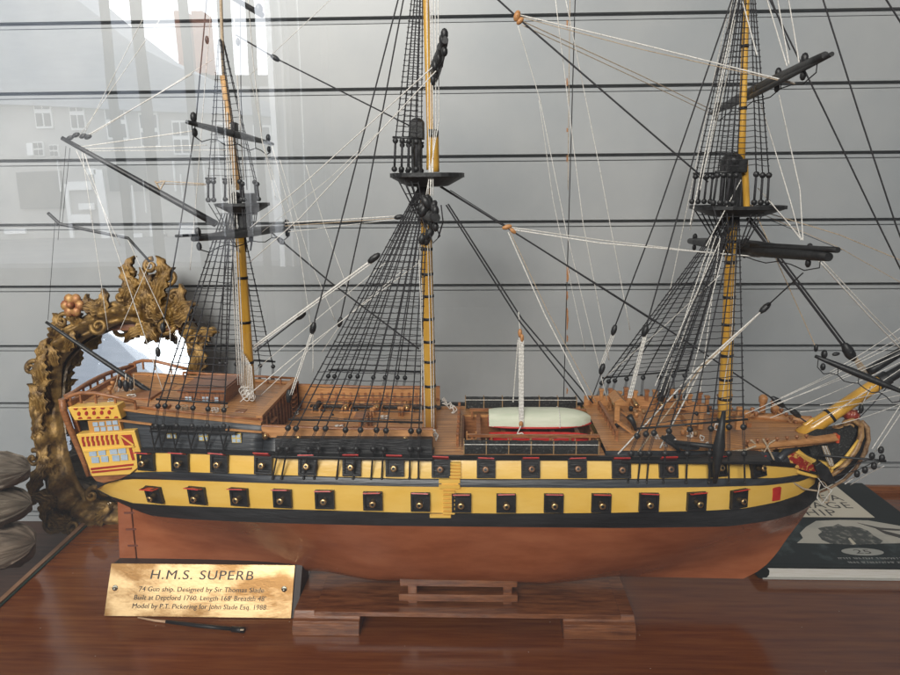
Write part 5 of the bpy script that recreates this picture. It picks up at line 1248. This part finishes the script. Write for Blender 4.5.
PN = mb.build('window_pane', gl, None); tag(PN, 'large clear shop window pane reflecting the street, in front of the ship', 'window')

# ------------------------------------------------------------------ the street behind the viewer (seen only as reflections)
def RP(px, py, Ys):
    """point in the street whose reflection in the pane is seen at a pixel"""
    d = ray(px, py); h = CAM + d*((-.47-CAM.y)/d.y); r = Vector((d.x, -d.y, d.z)); return h + r*((Ys-h.y)/r.y)
GZ = -1.0
mb = MB(); mb.add([(-60,-.7,GZ),(60,-.7,GZ),(60,-60,GZ),(-60,-60,GZ)], [(0,1,2,3)]); struct(mb.build('street', mat('asphalt',(.012,.012,.013),.8,col2=(.025,.025,.025),nscale=.8,spec=0), None))
mb = MB(); mb.box((-11, -18.0, GZ+.05), (26, 7.9, .1)); struct(mb.build('pavement', mat('paving',(.10,.10,.105),.8,col2=(.17,.17,.175),nscale=1.0,spec=.1), None))
fac = mat('pale_render', (.36,.35,.34), .8, col2=(.30,.29,.28), nscale=.4); slate = mat('slate_roof', (.20,.22,.26), .6, col2=(.26,.28,.32), nscale=1.5, stretch=(1,1,6)); brick = mat('chimney_brick', (.32,.12,.07), .8, col2=(.42,.18,.11), nscale=4); dkf = mat('dark_brick', (.012,.011,.011), .8, col2=(.022,.02,.019), nscale=.8, spec=0); white_f = mat('white_frame', (.80,.80,.80), .6); dglass = mat('dark_pane', (.04,.045,.05), .5, spec=.1)
YS = -22
HB = thing('building', (RP(60,200,YS).x, YS, GZ), 'pale rendered building with slate gable roof, reflected in the glass at upper left', 'building')
a_ = RP(-120,80,YS); b_ = RP(292,80,YS); ztop = RP(100,88,YS).z
mb = MB(); mb.box(((a_.x+b_.x)/2, YS-4, (ztop+GZ)/2), (b_.x-a_.x, 8, ztop-GZ)); mb.build('wall', fac, HB)
q = [RP(x,y,YS) for x,y in ((-140,-60),(40,-45),(100,8),(150,52),(200,80),(292,112),(292,90+4),(-140,90+4))]
q = [RP(x,y,YS) for x,y in ((-140,-60),(30,-45),(85,2),(140,46),(190,72),(294,112),(294,118),(-140,100))]
mb = MB(); mb.prism([p+Vector((0,.3,0)) for p in q], (0,-3,0)); mb.build('roof', slate, HB)
for (x, y, w_, h_) in ((42,112,22,34),(78,114,20,34),(118,122,24,36),(150,130,22,34),(182,138,20,34),(226,140,20,34),(262,142,20,34),(38,150,12,14),(54,152,10,12)):
    p0, p1 = RP(x-w_/2, y-h_/2, YS+.05), RP(x+w_/2, y+h_/2, YS+.05); cx_, cz_ = (p0.x+p1.x)/2, (p0.z+p1.z)/2; ww, hh = abs(p1.x-p0.x), abs(p0.z-p1.z)
    mb = MB(); mb.box((cx_, YS+.03, cz_), (ww, .1, hh)); wn_ = mb.build('window', white_f, HB)
    for sx in (-.24,.24):
        for sz in (-.25,.25): mb = MB(); mb.box((cx_+sx*ww, YS+.09, cz_+sz*hh), (ww*.36, .04, hh*.38)); mb.build('pane', dglass, wn_)
for (x, y, w_, h_, m_) in ((80,186,24,8,white_f),(82,218,20,8,white_f),(92,172,10,6,white_f),(161,256,20,64,white_f),(190,256,20,64,white_f),(222,200,8,90,white_f),(106,230,5,120,white_f),(240,230,6,80,white_f),(70,214,4,60,white_f),(128,178,40,26,dglass),(40,190,50,36,dglass)):
    p0, p1 = RP(x-w_/2, y-h_/2, YS+.05), RP(x+w_/2, y+h_/2, YS+.05)
    mb = MB(); mb.box(((p0.x+p1.x)/2, YS+.03, (p0.z+p1.z)/2), (abs(p1.x-p0.x), .12, abs(p0.z-p1.z))); mb.build('shop_front', m_, HB)
for (x, y, w_, h_) in ((16,230,22,5),(30,150,8,12),(60,176,3,30),(88,206,16,6),(90,240,12,4),(135,205,3,40),(146,196,3,34),(176,176,4,30),(183,186,3,24),(205,178,3,30),(212,168,3,26),(250,196,5,80),(262,206,4,60),(275,215,8,70),(132,236,26,5),(205,285,30,4),(118,276,4,50)):
    p0, p1 = RP(x-w_/2, y-h_/2, YS+.05), RP(x+w_/2, y+h_/2, YS+.05)
    mb = MB(); mb.box(((p0.x+p1.x)/2, YS+.10, (p0.z+p1.z)/2), (abs(p1.x-p0.x), .08, abs(p0.z-p1.z))); mb.build('shop_trim', white_f, HB)
for (x, y) in ((161,244),(161,268),(190,244),(190,268)):
    for sx in (-4.2, 4.2):
        p0, p1 = RP(x+sx-3.2, y-9, YS+.2), RP(x+sx+3.2, y+9, YS+.2); mb = MB(); mb.box(((p0.x+p1.x)/2, YS+.12, (p0.z+p1.z)/2), (abs(p1.x-p0.x), .1, abs(p0.z-p1.z))); mb.build('pane', dglass, HB)
p = RP(183,40,YS-2); CH = thing('building', (p.x, YS-12, GZ), 'red brick house with chimney stacks, reflected in the glass beside the sky', 'building')
pt = RP(183,8,YS-12); pb = RP(183,72,YS-12); wl_ = abs(RP(176,40,YS-12).x-RP(190,40,YS-12).x)
mb = MB(); mb.box((RP(190,60,YS-12).x, YS-16, (pb.z+GZ)/2), (14, 6, pb.z-GZ)); mb.build('wall', dkf, CH)
for x in (178, 195): mb = MB(); q_ = RP(x, 30, YS-12); mb.box((q_.x, YS-13, (pt.z+pb.z)/2), (wl_*.8, 1.2, pt.z-pb.z)); mb.build('chimney', brick, CH)
SB = thing('building', (RP(325,200,-14).x, -14, GZ), 'added ribbed front whose upright strips imitate pale streaks in the glass between the two masts', 'building')  # made-up front, stands in for curtain streaks reflected in the pane
a_ = RP(268,80,-14); b_ = RP(392,80,-14); mb = MB(); mb.box(((a_.x+b_.x)/2, -16, 4), (abs(b_.x-a_.x), 4, 12)); mb.build('wall', mat('grey_render',(.14,.15,.16),.8,col2=(.2,.2,.21),nscale=.6), SB)
random.seed(77)
x = 270
while x < 390:
    w_ = random.uniform(1.5,6); p0 = RP(x,80,-14); p1 = RP(x+w_,80,-14); mb = MB(); mb.box(((p0.x+p1.x)/2, -13.95, 4), (abs(p1.x-p0.x), .2, 12-.02*random.random())); mb.build('pilaster', white_f if random.random() < .45 else fac, SB); x += w_+random.uniform(2,9)  # strips of random width and tone imitate the reflected streaks
for (x, y, w_, h_) in ((160,256,17,58),(187,256,17,58),(128,262,14,44),(214,250,14,60)):
    pass
DB = thing('building', (RP(600,200,-9).x, -9, GZ), 'tall dark brick building darkening the reflection right of the main mast', 'building')
a_ = RP(300,80,-9); b_ = RP(1500,80,-9); 
mb = MB(); mb.box(((a_.x+b_.x)/2, -11, 3.5), (abs(b_.x-a_.x), 4, 9)); mb.build('wall', dkf, DB)
random.seed(31)
for k, (x, rr_) in enumerate(((126,.05),(156,.06),(200,.05),(238,.07),(262,.045),(300,.05),(330,.04))):  # upright bars added to imitate dark streaks of a curtain's reflection
    q_ = RP(x, 200, -7.5); mb = MB(); mb.tube([(q_.x,-7.5,GZ),(q_.x,-7.5,2),(q_.x,-7.5,5.5)], rr_, 8); o = mb.build('dark_streak_bar', dkf, None); tag(o, 'dark upright bar added as a dark streak in the reflected sky', 'pole'); o['group'] = 'added dark streak bars reflected in the pane'
# no blind or drapes built; strips and bars above stand in for the streaks
# ------------------------------------------------------------------ light
w = bpy.data.worlds.new('World'); scene.world = w; w.use_nodes = True
bg = w.node_tree.nodes['Background']; bg.inputs[0].default_value = (.90,.945,1.0,1); bg.inputs[1].default_value = 4.2
def area(name, loc, target, size, power, col=(1,1,1)):
    l = bpy.data.lights.new(name, 'AREA'); l.shape = 'RECTANGLE'; l.size, l.size_y = size; l.energy = power; l.color = col
    o = bpy.data.objects.new(name, l); COL.objects.link(o); o.location = loc; d = Vector(target)-Vector(loc); o.rotation_euler = d.to_track_quat('-Z','Y').to_euler(); return o
area('window_light', (-1.15,-4.0,2.75), (0,.1,.25), (2.6,1.3), 520, (1,.965,.91))
area('bay_lamp', (-.5,-.2,1.27), (-.2,.05,.2), (.5,.25), 2.2, (1,.93,.85))
vs = scene.view_settings; vs.view_transform = 'Standard'; vs.look = 'None'; vs.exposure = 0; vs.gamma = 1
scene.render.engine = 'CYCLES'
scene.cycles.max_bounces = 8; scene.cycles.transparent_max_bounces = 16
